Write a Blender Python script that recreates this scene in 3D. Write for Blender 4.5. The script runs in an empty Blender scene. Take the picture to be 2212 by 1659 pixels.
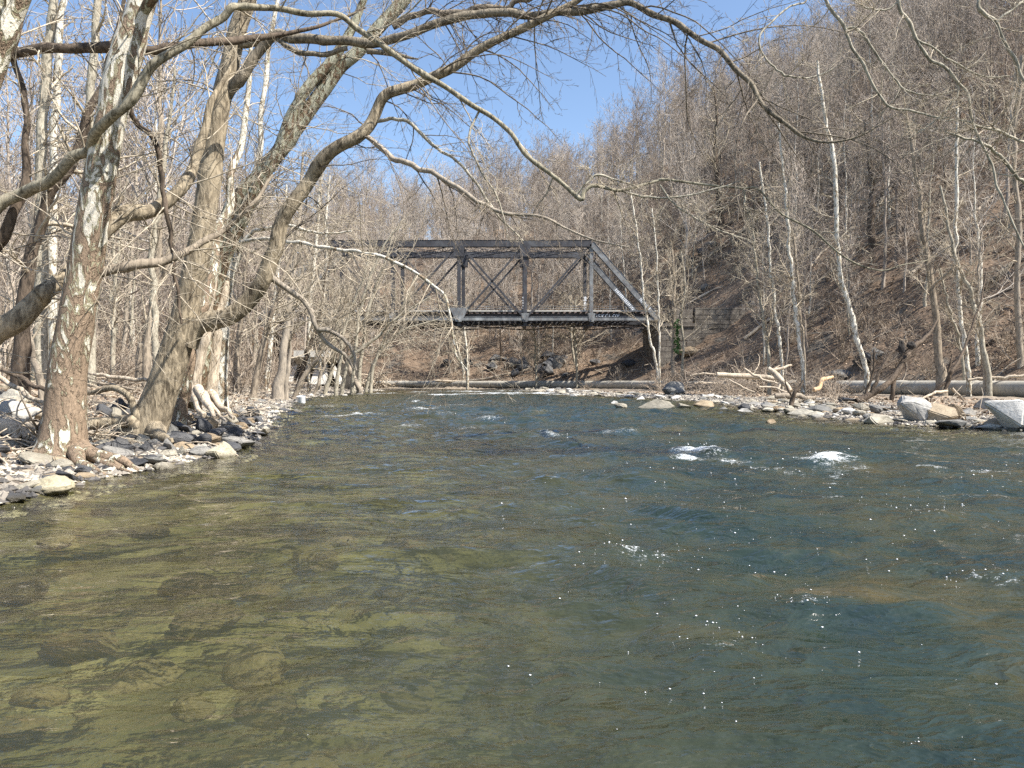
import bpy, bmesh, math, random
import numpy as np
from mathutils import Vector, Matrix
R_ = math.radians
sc = bpy.context.scene
COL = sc.collection

# ------------------------------------------------------------------ camera, sky, sun
CAMZ = 1.1
FPX = 1600.0                      # focal length in pixels of a 2212 px wide frame
cam_d = bpy.data.cameras.new("camera")
cam = bpy.data.objects.new("camera", cam_d); COL.objects.link(cam)
cam_d.sensor_width = 36.0
cam_d.lens = 36.0 * FPX / 2212.0
cam_d.clip_start = 0.05; cam_d.clip_end = 3000
cam.location = (0, 0, CAMZ)
cam.rotation_euler = (R_(90 - 0.233), 0, 0)
sc.camera = cam
SUN_EL, SUN_AZ = 50.0, 116.0       # azimuth clockwise from the view direction
w = bpy.data.worlds.new("World"); sc.world = w; w.use_nodes = True
nt = w.node_tree; nt.nodes.clear()
sky = nt.nodes.new("ShaderNodeTexSky"); sky.sky_type = 'NISHITA'; sky.sun_disc = False
sky.sun_elevation = R_(SUN_EL); sky.sun_rotation = R_(SUN_AZ)
sky.air_density = 1.0; sky.dust_density = 0.9; sky.ozone_density = 2.0; sky.altitude = 100
bg = nt.nodes.new("ShaderNodeBackground"); bg.inputs[1].default_value = 0.108
out = nt.nodes.new("ShaderNodeOutputWorld")
nt.links.new(sky.outputs[0], bg.inputs[0]); nt.links.new(bg.outputs[0], out.inputs[0])
sl = bpy.data.lights.new("sun", 'SUN'); sl.energy = 5.0; sl.angle = R_(0.5); sl.color = (1.0, 0.95, 0.87)
sun = bpy.data.objects.new("sun", sl); COL.objects.link(sun)
_sd = Vector((math.sin(R_(SUN_AZ)) * math.cos(R_(SUN_EL)), math.cos(R_(SUN_AZ)) * math.cos(R_(SUN_EL)), math.sin(R_(SUN_EL))))
sun.rotation_euler = _sd.to_track_quat('Z', 'Y').to_euler()
sun.location = (40, 10, 60)
vs = sc.view_settings
vs.view_transform = 'Standard'; vs.look = 'None'; vs.gamma = 1.0; vs.use_curve_mapping = False
vs.exposure = 1.15
sc.cycles.use_denoising = False; sc.cycles.sample_clamp_direct = 5.0; sc.cycles.sample_clamp_indirect = 2.5; sc.cycles.max_bounces = 6; sc.cycles.diffuse_bounces = 2; sc.cycles.glossy_bounces = 3
sc.cycles.transparent_max_bounces = 12; sc.cycles.caustics_reflective = False; sc.cycles.caustics_refractive = False

# ------------------------------------------------------------------ helpers
def pt(px, py, Y):
    """point at depth Y seen at (px, py) of the 2212 x 1659 frame"""
    return np.array(((px - 1106.0) / FPX * Y, Y, CAMZ + (823.0 - py) / FPX * Y))
def wpt(px, py, z=0.0):
    """point of height z seen at (px, py)"""
    Y = FPX * (CAMZ - z) / (py - 823.0)
    return np.array(((px - 1106.0) / FPX * Y, Y, z))

def tag(o, label=None, cat=None, group=None, kind=None):
    if label: o["label"] = label
    if cat: o["category"] = cat
    if group: o["group"] = group
    if kind: o["kind"] = kind
    return o
def empty(name, loc=(0, 0, 0), rz=0.0):
    o = bpy.data.objects.new(name, None); COL.objects.link(o)
    o.location = loc; o.rotation_euler = (0, 0, rz); o.empty_display_size = 0.2
    return o
def link(name, mesh, parent=None, mat=None, loc=None):
    o = bpy.data.objects.new(name, mesh); COL.objects.link(o)
    if parent is not None: o.parent = parent
    if loc is not None: o.location = loc
    if mat is not None and len(mesh.materials) == 0: mesh.materials.append(mat)
    return o
def mesh_np(name, V, F, smooth=True, attrs=None, local=None):
    """V (n,3); F list of arrays (m,k)"""
    V = np.asarray(V, dtype=np.float32)
    if local is not None: V = V - np.asarray(local, dtype=np.float32)
    if not isinstance(F, (list, tuple)): F = [F]
    F = [np.asarray(f, dtype=np.int32) for f in F if len(f)]
    me = bpy.data.meshes.new(name)
    me.vertices.add(len(V)); me.vertices.foreach_set("co", V.ravel())
    nl = sum(f.size for f in F); nf = sum(len(f) for f in F)
    me.loops.add(nl); me.polygons.add(nf)
    me.loops.foreach_set("vertex_index", np.concatenate([f.ravel() for f in F]))
    starts = []; s = 0
    for f in F:
        starts.append(s + np.arange(len(f)) * f.shape[1]); s += f.size
    me.polygons.foreach_set("loop_start", np.concatenate(starts).astype(np.int32))
    me.polygons.foreach_set("use_smooth", np.full(nf, smooth, dtype=bool))
    me.update(calc_edges=True); me.validate()
    for k, a in (attrs or {}).items():
        at = me.attributes.new(k, 'FLOAT', 'POINT'); at.data.foreach_set("value", np.asarray(a, dtype=np.float32))
    return me

def _h(ix, iy, iz, seed):
    with np.errstate(over='ignore'):
        n = (ix.astype(np.int64) * 374761393 + iy.astype(np.int64) * 668265263 + iz.astype(np.int64) * 2147483647 + seed * 144665) & 0xffffffff
        n = ((n ^ (n >> 13)) * 1274126177) & 0xffffffff
        n = ((n ^ (n >> 16)) * 2246822519) & 0xffffffff
    return ((n ^ (n >> 15)) & 0xffffff) / float(0xffffff)
def noise(x, y, z=0.0, seed=0):
    x = np.asarray(x, dtype=float); y = np.asarray(y, dtype=float); z = np.zeros_like(x) + z
    ix, iy, iz = np.floor(x), np.floor(y), np.floor(z)
    fx, fy, fz = x - ix, y - iy, z - iz
    fx = fx * fx * (3 - 2 * fx); fy = fy * fy * (3 - 2 * fy); fz = fz * fz * (3 - 2 * fz)
    r = 0
    for a in (0, 1):
        wx = fx if a else 1 - fx
        for b in (0, 1):
            wy = fy if b else 1 - fy
            for c in (0, 1):
                wz = fz if c else 1 - fz
                r = r + wx * wy * wz * _h(ix + a, iy + b, iz + c, seed)
    return r * 2 - 1
def fbm(x, y, z=0.0, oct=4, seed=0, gain=0.5):
    r = 0; a = 1.0; s = 1.0
    for i in range(oct):
        r = r + a * noise(x * s, y * s, np.asarray(z) * s, seed + i * 17); a *= gain; s *= 2.03
    return r

def smooth(a, b, x):
    t = np.clip((x - a) / (b - a), 0, 1); return t * t * (3 - 2 * t)

# polyline batches -> tubes
def tubes(P, R, S, cap=False):
    """P (N,K,3), R (N,K) -> verts, quads"""
    N, K, _ = P.shape
    T = np.empty_like(P)
    T[:, 1:-1] = P[:, 2:] - P[:, :-2] if K > 2 else 0
    T[:, 0] = P[:, 1] - P[:, 0]; T[:, -1] = P[:, -1] - P[:, -2]
    T /= np.linalg.norm(T, axis=2, keepdims=True) + 1e-9
    m = P[:, -1] - P[:, 0]
    ax = np.argmin(np.abs(m), axis=1); ref = np.zeros((N, 3)); ref[np.arange(N), ax] = 1
    A = np.cross(T, ref[:, None, :]); A /= np.linalg.norm(A, axis=2, keepdims=True) + 1e-9
    B = np.cross(T, A)
    th = np.arange(S) * 2 * np.pi / S
    V = P[:, :, None, :] + R[:, :, None, None] * (A[:, :, None, :] * np.cos(th)[None, None, :, None] + B[:, :, None, :] * np.sin(th)[None, None, :, None])
    V = V.reshape(-1, 3)
    n = np.arange(N)[:, None, None] * K * S; k = np.arange(K - 1)[None, :, None] * S; s = np.arange(S)[None, None, :]; s2 = (s + 1) % S
    a = n + k + s; b = n + k + s2; c = n + k + S + s2; d = n + k + S + s
    return V, np.stack([a, d, c, b], axis=3).reshape(-1, 4)
class Soup:
    def __init__(s): s.V = []; s.F = {}; s.n = 0
    def add(s, V, F):
        F = np.asarray(F, dtype=np.int64)
        if len(V) == 0: return s
        s.V.append(np.asarray(V, dtype=float)); s.F.setdefault(F.shape[1], []).append(F + s.n); s.n += len(V); return s
    def tube(s, P, R, S):
        if P.ndim == 2: P = P[None]; R = np.asarray(R, dtype=float)[None]
        return s.add(*tubes(P, R, S))
    def endcap(s, P, R, S, end=-1):
        """flat cap on the end ring of one tube"""
        V, _ = tubes(P[None], np.asarray(R)[None], S)
        V = V.reshape(len(P), S, 3)[end]
        return s.add(V, [list(range(S)) if end else list(range(S))[::-1]])
    def box(s, x0, x1, y0, y1, z0, z1):
        V = np.array([(x, y, z) for z in (z0, z1) for y in (y0, y1) for x in (x0, x1)])
        return s.add(V, [(0, 2, 3, 1), (4, 5, 7, 6), (0, 1, 5, 4), (2, 6, 7, 3), (0, 4, 6, 2), (1, 3, 7, 5)])
    def beam(s, p, q, w, h, up=(0, 0, 1)):
        """box from p to q, w across, h along 'up'"""
        p = Vector(p); q = Vector(q); t = (q - p).normalized(); u = Vector(up)
        if abs(t.dot(u)) > .99: u = Vector((1, 0, 0))
        a = t.cross(u).normalized(); b = a.cross(t).normalized()
        V = [tuple(e + a * (w / 2 * i) + b * (h / 2 * j)) for e in (p, q) for i, j in ((-1, -1), (1, -1), (1, 1), (-1, 1))]
        return s.add(V, [(0, 1, 2, 3), (7, 6, 5, 4), (0, 4, 5, 1), (1, 5, 6, 2), (2, 6, 7, 3), (3, 7, 4, 0)])
    def prism(s, pts, d):
        """polygon pts (k,3) extruded by vector d"""
        k = len(pts); V = np.vstack([pts, np.asarray(pts) + np.asarray(d)])
        s.add(V, [list(range(k))[::-1]]); 
        s.add(V, [list(range(k, 2 * k))])
        return s.add(V, [(i, (i + 1) % k, k + (i + 1) % k, k + i) for i in range(k)])
    def mesh(s, name, smooth=True, attrs=None, local=None):
        return mesh_np(name, np.vstack(s.V), [np.vstack(f) for f in s.F.values()], smooth, attrs, local)

def grow(rng, P, R, n, t0, t1, L, ang, K, up=0.0, wig=0.12, rr=0.5, taper=0.25, Lt=0.5, pull=None, dang=0.3, rmin=0.0):
    """n children on each parent polyline: P (N,K0,3), R (N,K0)"""
    N, K0, _ = P.shape
    t = t0 + (t1 - t0) * (np.arange(n)[None, :] + rng.random((N, n))) / n
    f = t * (K0 - 1); i = np.minimum(f.astype(int), K0 - 2); fr = (f - i)[..., None]
    rows = np.arange(N)[:, None]
    B = P[rows, i] * (1 - fr) + P[rows, i + 1] * fr
    Rb = R[rows, i] * (1 - fr[..., 0]) + R[rows, i + 1] * fr[..., 0]
    T = P[rows, i + 1] - P[rows, i]; T /= np.linalg.norm(T, axis=2, keepdims=True) + 1e-9
    rv = rng.normal(size=T.shape); rv -= (rv * T).sum(2, keepdims=True) * T; rv /= np.linalg.norm(rv, axis=2, keepdims=True) + 1e-9
    a = ang + rng.normal(size=t.shape) * dang
    D = T * np.cos(a)[..., None] + rv * np.sin(a)[..., None]
    Ls = np.broadcast_to(np.asarray(L, dtype=float).reshape(-1, 1) if np.ndim(L) == 1 else L, t.shape) * (1 - Lt * t) * (0.55 + 0.9 * rng.random(t.shape))
    M = N * n
    B = B.reshape(M, 3); D = D.reshape(M, 3); Ls = Ls.reshape(M); Rb = Rb.reshape(M)
    out = np.empty((M, K, 3)); out[:, 0] = B; st = (Ls / (K - 1))[:, None]
    for k in range(1, K):
        D = D + wig * rng.normal(size=D.shape); D[:, 2] += up
        if pull is not None: D = D + np.asarray(pull)
        D /= np.linalg.norm(D, axis=1, keepdims=True)
        out[:, k] = out[:, k - 1] + D * st
    r0 = np.maximum(Rb * rr * (0.7 + 0.5 * rng.random(M)), rmin)
    RR = r0[:, None] * np.linspace(1, taper, K)[None]
    return out, RR

def crom(P, n):
    """Catmull-Rom through rows of P (any columns), n points per span"""
    P = np.asarray(P, dtype=float); Q = np.vstack([2 * P[0] - P[1], P, 2 * P[-1] - P[-2]]); o = []
    for i in range(1, len(Q) - 2):
        t = np.linspace(0, 1, n, endpoint=False)[:, None]
        p0, p1, p2, p3 = Q[i - 1], Q[i], Q[i + 1], Q[i + 2]
        o.append(.5 * (2 * p1 + (p2 - p0) * t + (2 * p0 - 5 * p1 + 4 * p2 - p3) * t ** 2 + (3 * p1 - p0 - 3 * p2 + p3) * t ** 3))
    o.append(Q[-2][None]); return np.vstack(o)
def limb(nodes, n=6, wob=0.0, seed=0, rs=1.0):
    """nodes: (px, py, Y, width_px) -> P (K,3), R (K)"""
    rows = [np.append(pt(a, b, Y), max(w_, .6) / 2 * Y / FPX * rs) for a, b, Y, w_ in nodes]
    C = crom(rows, n); P = C[:, :3]; R = np.maximum(C[:, 3], 0.003)
    if wob:
        s = np.r_[0, np.cumsum(np.linalg.norm(np.diff(P, axis=0), axis=1))] / (R.max() * 3.2) + seed * 9.1
        off = np.stack([noise(s, s * 0 + 3, 0, seed), noise(s, s * 0 + 7, 0, seed + 1), noise(s, s * 0 + 11, 0, seed + 2)], 1)
        kink = np.stack([noise(s * .8, s * 0 + 23, 0, seed), noise(s * .8, s * 0 + 27, 0, seed + 1), noise(s * .8, s * 0 + 31, 0, seed + 2)], 1)
        P = P + off * (R[:, None] * wob * .8) + kink * np.where(R < .12, R * .8, 0)[:, None] * np.minimum(1, np.arange(len(R)) / 4.0)[:, None]
        R = R * (1 + .22 * np.clip(noise(s * 2.3, s * 0 + 41, 0, seed + 6), 0, 1) ** 2 * (R < .2)); R = R * (1 + .22 * wob * noise(s * 1.1, s * 0 + 5, 0, seed + 3))
    return P, R
def resample(P, R, K):
    d = np.r_[0, np.cumsum(np.linalg.norm(np.diff(P, axis=0), axis=1))]; t = np.linspace(0, d[-1], K)
    return np.stack([np.interp(t, d, P[:, i]) for i in range(3)], 1), np.interp(t, d, R)

# ------------------------------------------------------------------ materials
class NB:
    def __init__(s, name):
        s.m = bpy.data.materials.new(name); s.m.use_nodes = True; s.t = s.m.node_tree; s.t.nodes.clear()
        s.o = s.t.nodes.new("ShaderNodeOutputMaterial")
    def n(s, typ, **kw):
        nd = s.t.nodes.new("ShaderNode" + typ)
        for k, v in kw.items():
            if k in nd.inputs and not hasattr(nd, k): s.set(nd.inputs[k], v)
            else:
                try: setattr(nd, k, v)
                except Exception: s.set(nd.inputs[k], v)
        return nd
    def set(s, inp, v):
        if isinstance(v, bpy.types.NodeSocket): s.t.links.new(v, inp)
        elif isinstance(v, (tuple, list)) and len(v) == 3 and inp.type == 'RGBA': inp.default_value = (*v, 1)
        else: inp.default_value = v
    def coord(s, scale=(1, 1, 1), kind="Object"):
        tc = s.n("TexCoord"); mp = s.n("Mapping"); s.set(mp.inputs[0], tc.outputs[kind]); mp.inputs[3].default_value = scale; return mp.outputs[0]
    def pos(s, scale=(1, 1, 1)):
        g = s.n("NewGeometry"); mp = s.n("Mapping"); s.set(mp.inputs[0], g.outputs[0]); mp.inputs[3].default_value = scale; return mp.outputs[0]
    def noise(s, v, scale, detail=4, rough=.55, dist=0.0):
        nd = s.n("TexNoise"); s.set(nd.inputs["Vector"], v); nd.inputs["Scale"].default_value = scale; nd.inputs["Detail"].default_value = detail
        nd.inputs["Roughness"].default_value = rough; nd.inputs["Distortion"].default_value = dist; return nd.outputs[0]
    def voro(s, v, scale, feat='F1', out=0):
        nd = s.n("TexVoronoi"); nd.feature = feat; s.set(nd.inputs["Vector"], v); nd.inputs["Scale"].default_value = scale; return nd.outputs[out]
    def ramp(s, f, stops, interp='LINEAR'):
        nd = s.n("ValToRGB"); s.set(nd.inputs[0], f); cr = nd.color_ramp; cr.interpolation = interp
        while len(cr.elements) < len(stops): cr.elements.new(0.5)
        for e, (p, c) in zip(cr.elements, stops):
            e.position = p; e.color = (*c, 1) if isinstance(c, (tuple, list)) else (c, c, c, 1)
        return nd.outputs[0]
    def mix(s, f, a, b, mode='MIX'):
        nd = s.n("MixRGB"); nd.blend_type = mode; s.set(nd.inputs[0], f); s.set(nd.inputs[1], a); s.set(nd.inputs[2], b); return nd.outputs[0]
    def math(s, op, a, b=0.0, clamp=False):
        nd = s.n("Math"); nd.operation = op; nd.use_clamp = clamp; s.set(nd.inputs[0], a); s.set(nd.inputs[1], b); return nd.outputs[0]
    def attr(s, name):
        nd = s.n("Attribute"); nd.attribute_name = name; return nd.outputs["Fac"]
    def bump(s, h, strength=.5, dist=.02, normal=None):
        nd = s.n("Bump"); nd.inputs["Strength"].default_value = strength; nd.inputs["Distance"].default_value = dist; s.set(nd.inputs["Height"], h)
        if normal is not None: s.set(nd.inputs["Normal"], normal)
        return nd.outputs[0]
    def bsdf(s, col, rough=.8, normal=None, spec=.3, metal=0.0):
        nd = s.n("BsdfPrincipled"); s.set(nd.inputs["Base Color"], col); s.set(nd.inputs["Roughness"], rough); nd.inputs["Specular IOR Level"].default_value = spec
        nd.inputs["Metallic"].default_value = metal
        if normal is not None: s.set(nd.inputs["Normal"], normal)
        return nd.outputs[0]
    def done(s, sh):
        s.t.links.new(sh, s.o.inputs[0]); return s.m

def m_bark(name, dark, light, sc_=6.0, stretch=.25, bump=.7, dist=.02, vary=0.0, moss=None):
    b = NB(name); v = b.coord((1, 1, stretch)); v1 = b.coord((1, 1, 1))
    n1 = b.noise(v, sc_ * 3, 5, .65, .6); n2 = b.noise(v1, sc_ * .35, 3)
    c = b.ramp(n1, [(.40, dark), (.58, light), (.8, tuple(x * 1.15 for x in light))])
    c = b.mix(b.ramp(n2, [(.4, 0.0), (.7, .55)]), c, tuple(x * 1.25 for x in light))
    if moss: c = b.mix(b.ramp(b.noise(v1, 1.7, 4), [(.55, 0.0), (.68, .5)]), c, moss)
    if vary:
        oi = b.n("ObjectInfo"); c = b.mix(b.math('MULTIPLY', b.ramp(oi.outputs["Random"], [(.2, 0.0), (1, 1.0)]), vary), c, (.50, .46, .40)); c = b.mix(b.ramp(oi.outputs["Random"], [(0, vary), (.25, 0.0)]), c, tuple(x * .6 for x in dark))
    return b.done(b.bsdf(c, .9, b.bump(n1, bump, dist), .15))
def m_sycamore(name, brown=(.29, .215, .15), white=(.70, .65, .54), olive=(.30, .29, .19), z0=2.0, z1=6.0, thr=(.5, .42)):
    b = NB(name); v = b.coord((1, 1, .42)); p = b.n("NewGeometry"); sp = b.n("SeparateXYZ"); b.set(sp.inputs[0], p.outputs[0])
    hz = b.n("MapRange"); b.set(hz.inputs[0], sp.outputs[2]); hz.inputs[1].default_value = z0; hz.inputs[2].default_value = z1
    hz.inputs[3].default_value = -.05; hz.inputs[4].default_value = .11
    big = b.noise(v, 7.5, 3, .6, 1.1); fine = b.noise(v, 17, 4, .6, .4)
    f = b.math('ADD', b.math('ADD', big, b.math('MULTIPLY', b.math('SUBTRACT', fine, .5), .3)), hz.outputs[0])
    base = b.ramp(b.noise(v, 38, 5, .7), [(.3, tuple(x * .55 for x in brown)), (.6, brown), (.8, tuple(min(1, x * 1.6) for x in brown))])
    wh = b.ramp(b.noise(v, 9, 3), [(.3, tuple(x * .72 for x in white)), (.7, white)])
    ol = b.ramp(f, [(.50, 0.0), (.515, .8)], 'EASE')
    c = b.mix(ol, base, olive)
    c = b.mix(b.ramp(f, [(.545, 0.0), (.56, 1.0)], 'EASE'), c, wh)
    edge = b.ramp(f, [(.44, .2), (.475, 0.9), (.50, .45), (.55, .75), (.565, .3)])
    h = b.math('ADD', b.math('MULTIPLY', edge, .6), b.math('MULTIPLY', b.noise(v, 45, 4, .7), .5))
    return b.done(b.bsdf(c, .85, b.bump(h, 1.0, .035), .2))
def m_plain(name, c0, c1, scale=8, rough=.85, bump=.4, dist=.01, spec=.25, metal=0.0, detail=5):
    b = NB(name); v = b.coord(); n1 = b.noise(v, scale, detail, .6)
    return b.done(b.bsdf(b.ramp(n1, [(.3, c0), (.7, c1)]), rough, b.bump(n1, bump, dist), spec, metal))
def m_rock(name, c0, c1, c2, wet=True):
    b = NB(name); v = b.coord(); g = b.n("NewGeometry"); sp = b.n("SeparateXYZ"); b.set(sp.inputs[0], g.outputs[0])
    n1 = b.noise(v, 2.5, 6, .65, .3); n2 = b.noise(v, 14, 5, .7)
    c = b.ramp(n1, [(.3, c0), (.5, c1), (.72, c2)])
    oi = b.n("ObjectInfo"); c = b.mix(.55, c, b.ramp(oi.outputs["Random"], [(0, c0), (.5, c1), (1, c2)]))
    c = b.mix(b.ramp(n2, [(.35, .35), (.6, 0.0)]), c, tuple(x * .35 for x in c0))
    rough = .8
    if wet:   # damp band where the river laps the stone
        f = b.n("MapRange"); b.set(f.inputs[0], b.math('ADD', sp.outputs[2], b.math('MULTIPLY', n2, .05))); f.inputs[1].default_value = .05; f.inputs[2].default_value = .10
        f.inputs[3].default_value = 1.0; f.inputs[4].default_value = 0.0
        c = b.mix(f.outputs[0], c, b.mix(.72, c, (.05, .04, .02))); 
        r = b.n("MapRange"); b.set(r.inputs[0], f.outputs[0]); r.inputs[3].default_value = .8; r.inputs[4].default_value = .25; rough = r.outputs[0]
    nb = b.bump(b.math('ADD', n1, b.math('MULTIPLY', n2, .35)), .7, .04)
    return b.done(b.bsdf(c, rough, nb, .3))
# ------------------------------------------------------------------ river, banks, hill
LEFT = np.array([(-5.4, -15), (-5.0, 0), (-4.7, 4), (-4.55, 6.7), (-4.55, 8.0), (-4.5, 8.9), (-4.15, 10.9), (-4.75, 13.9), (-6.2, 19), (-7.9, 26), (-12.3, 43), (-14.4, 70), (-14.5, 84), (-25, 91), (-70, 97), (-150, 100)], float)
RIGHT = np.array([(-150, 121), (-60, 112), (-14, 102.5), (-2, 94), (0.5, 90), (3.0, 75), (4.8, 58), (8.7, 47.5), (10.6, 38), (9.6, 28), (9.2, 23.8), (9.4, 18.7), (11.3, 16.4), (13, 10), (14, 0), (14, -15)], float)
PIPE = np.array([(-150, 123), (-60, 113.5), (-13, 104), (-1, 95.5), (10, 85), (16, 70), (23, 51), (27, 39), (32, 22), (36, 5), (38, -20)], float)
def seg_dist(X, Y, P):
    best = np.full(X.shape, 1e9); side = np.zeros(X.shape)
    for (x0, y0), (x1, y1) in zip(P[:-1], P[1:]):
        dx, dy = x1 - x0, y1 - y0; L = dx * dx + dy * dy
        t = np.clip(((X - x0) * dx + (Y - y0) * dy) / L, 0, 1)
        d = np.hypot(X - x0 - t * dx, Y - y0 - t * dy); m = d < best
        best = np.where(m, d, best); side = np.where(m, np.sign(dx * (Y - y0) - dy * (X - x0)), side)
    return best, side
def hill_cap(X, Y):
    return np.interp(X, [-150, -60, -25, 18, 40, 75, 130, 220], [38, 39, 43, 51, 57, 80, 106, 116])
def hill_slope(X, Y):
    return np.interp(X, [-60, -14, 10, 22, 40], [.5, .5, .56, .66, .8])
def ground_z(X, Y, detail=True):
    X = np.asarray(X, float); Y = np.asarray(Y, float)
    dl, sl_ = seg_dist(X, Y, LEFT); dr, sr = seg_dist(X, Y, RIGHT); dp, sp_ = seg_dist(X, Y, PIPE)
    inL = sl_ > 0            # left of LEFT polyline (walking away from the camera)
    beyond = sp_ > 0         # PIPE walked from far left to near right: hill on its left-hand side
    onR = sr > 0
    # bed
    dmin = np.minimum(dl, dr)
    zb = -(.05 + .62 * (1 - np.exp(-dmin * .17)) + .55 * smooth(3, 7.5, dl) * smooth(1, 5, dr))
    if detail: zb = zb + .07 * fbm(X * .9, Y * .9, 0, 3, 5) * smooth(.2, 1.5, dmin)
    # left bank
    zl = .20 * (1 - np.exp(-dl * 1.2)) + .85 * smooth(1.0, 7.5, dl) + 1.1 * smooth(7, 26, dl)
    zl = zl + 6.2 * smooth(-34, -26.5, -np.abs(X * 0) + (X * 0 - 0)) * 0
    if detail: zl = zl + .10 * fbm(X * .7, Y * .7, 0, 4, 9) * smooth(.3, 2, dl) + .05 * fbm(X * 2.7, Y * 2.7, 0, 3, 19) * smooth(0, 1, dl)
    emb = smooth(-29.0, -37.0, X) * 0
    # railway embankment behind the left abutment, running away from the river at the bridge's line
    e = np.exp(-np.maximum(np.abs(Y - 85.5) - 5.5, 0) ** 2 / 30.) * smooth(-27.0, -31.0, X)
    zl = np.maximum(zl, 8.2 * e)
    # right bar, then the hill
    bar = .15 * (1 - np.exp(-dr * .9)) + .008 * np.minimum(dr, 12)
    if detail: bar = bar + .05 * fbm(X * 1.3, Y * 1.3, 0, 3, 33) * smooth(.1, 1.5, dr)
    u = np.where(beyond, dp, 0)
    H = hill_cap(X, Y); s = hill_slope(X, Y)
    zz = s * np.maximum(u - 1.2, 0)
    hill = H * (1 - np.exp(-(zz / H) ** 1.25 * 1.0) ** 1.0) if False else np.where(zz < H * .55, zz, H * .55 + H * .45 * (1 - np.exp(-(zz - H * .55) / (H * .45))))
    hill = hill + .75 * (1 - np.exp(-u * .8))
    if detail:
        hill = hill + (1.2 * fbm(X * .09, Y * .09, 0, 3, 41) + .35 * fbm(X * .4, Y * .4, 0, 3, 47)) * smooth(1, 12, u) + .12 * fbm(X * 1.5, Y * 1.5, 0, 2, 53) * smooth(0, 3, u)
    zr = np.where(beyond, hill + .25, bar)
    e2 = np.exp(-np.maximum(np.abs(Y - 85.5) - 3.8, 0) ** 2 / 2.5) * smooth(18.5, 21.5, X)
    zr = np.where(onR | beyond, np.maximum(zr, 8.0 * e2), zr)
    z = np.where(inL, zl, np.where(onR | beyond, zr, zb))
    return z
def gz(x, y): return float(ground_z(np.array([x]), np.array([y]))[0])
def axis(*segs):
    o = []
    for a, b, st in segs: o.append(np.arange(a, b, st))
    return np.concatenate(o)
gx = axis((-190, -60, 4), (-60, -20, .8), (-20, 30, .22), (30, 60, .8), (60, 320, 4)); gy = axis((-20, -2, .6), (-2, 26, .2), (26, 60, .45), (60, 125, .7), (125, 460, 4))
XX, YY = np.meshgrid(gx, gy)
ZZ = ground_z(XX, YY)
def grid_faces(ny, nx):
    i = np.arange(ny - 1)[:, None] * nx + np.arange(nx - 1)[None]
    return np.stack([i, i + 1, i + nx + 1, i + nx], 2).reshape(-1, 4)
dl_, sL_ = seg_dist(XX, YY, LEFT); dp_, sP_ = seg_dist(XX, YY, PIPE)
leaf = np.where(sP_ > 0, smooth(0, 3, dp_), 0) + np.where(sL_ > 0, smooth(4, 11, dl_) * .75, 0)
grs = np.where(sL_ > 0, smooth(5, 9, dl_) * smooth(34, 12, YY) * smooth(-8, -12, XX), 0)
me = mesh_np("ground", np.stack([XX, YY, ZZ], 2).reshape(-1, 3), grid_faces(len(gy), len(gx)), True, {"leaf": leaf.ravel(), "green": grs.ravel()})
b = NB("ground_soil"); v = b.pos(); g = b.n("NewGeometry"); sp = b.n("SeparateXYZ"); b.set(sp.inputs[0], g.outputs[0])
n1 = b.noise(v, 1.1, 6, .65); n2 = b.noise(v, 9, 5, .7); vo = b.voro(v, 7.0, 'F1', 1); vo2 = b.voro(v, 3.4)
gravel = b.mix(.6, b.ramp(n1, [(.3, (.11, .085, .06)), (.55, (.24, .19, .135)), (.75, (.34, .28, .21))]), b.ramp(b.math('MULTIPLY', vo, 1.0), [(.2, (.11, .10, .09)), (.6, (.30, .25, .19)), (.9, (.50, .44, .36))]))
leafc = b.mix(.5, b.ramp(n2, [(.3, (.028, .020, .014)), (.48, (.12, .082, .056)), (.66, (.27, .195, .135)), (.8, (.40, .32, .24))]), b.ramp(n1, [(.35, (.10, .07, .048)), (.6, (.26, .195, .14))]))
leafc = b.mix(b.ramp(b.noise(v, .35, 5, .6), [(.56, 0.0), (.66, .75)]), leafc, (.12, .115, .10))
lf = b.math('ADD', b.attr("leaf"), b.math('MULTIPLY', b.math('SUBTRACT', n1, .5), .9), True)
c = b.mix(lf, gravel, leafc)
gm = b.math('MULTIPLY', b.attr("green"), b.ramp(b.noise(v, .8, 4), [(.5, 0.0), (.62, 1.0)]))
c = b.mix(gm, c, b.ramp(n2, [(.3, (.05, .09, .02)), (.7, (.13, .20, .05))]))
# river bed below the water line: algae-covered cobbles
bvp = b.mix(.16, v, b.n('TexNoise').outputs[1]); bv = b.voro(bvp, 3.9, 'F1', 1); bs = b.n("SeparateXYZ"); b.set(bs.inputs[0], bv)
bed = b.mix(.55, b.ramp(b.noise(v, .9, 5, .6, .5), [(.3, (.065, .062, .032)), (.5, (.15, .138, .070)), (.7, (.28, .25, .14))]), b.ramp(bs.outputs[0], [(0, (.06, .058, .030)), (.4, (.12, .112, .056)), (.8, (.19, .172, .085)), (1, (.30, .275, .16))]))
wf = b.n("MapRange"); b.set(wf.inputs[0], b.math('ADD', sp.outputs[2], b.math('MULTIPLY', n2, .04))); wf.inputs[1].default_value = -.02; wf.inputs[2].default_value = .07
c = b.mix(wf.outputs[0], bed, c)
hh = b.math('ADD', b.math('MULTIPLY', n2, .6), b.math('MULTIPLY', vo2, .5))
GROUND_MAT = b.done(b.bsdf(c, .9, b.bump(hh, .9, .09), .15))
tag(link("ground", me, None, GROUND_MAT), kind="structure")

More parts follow.
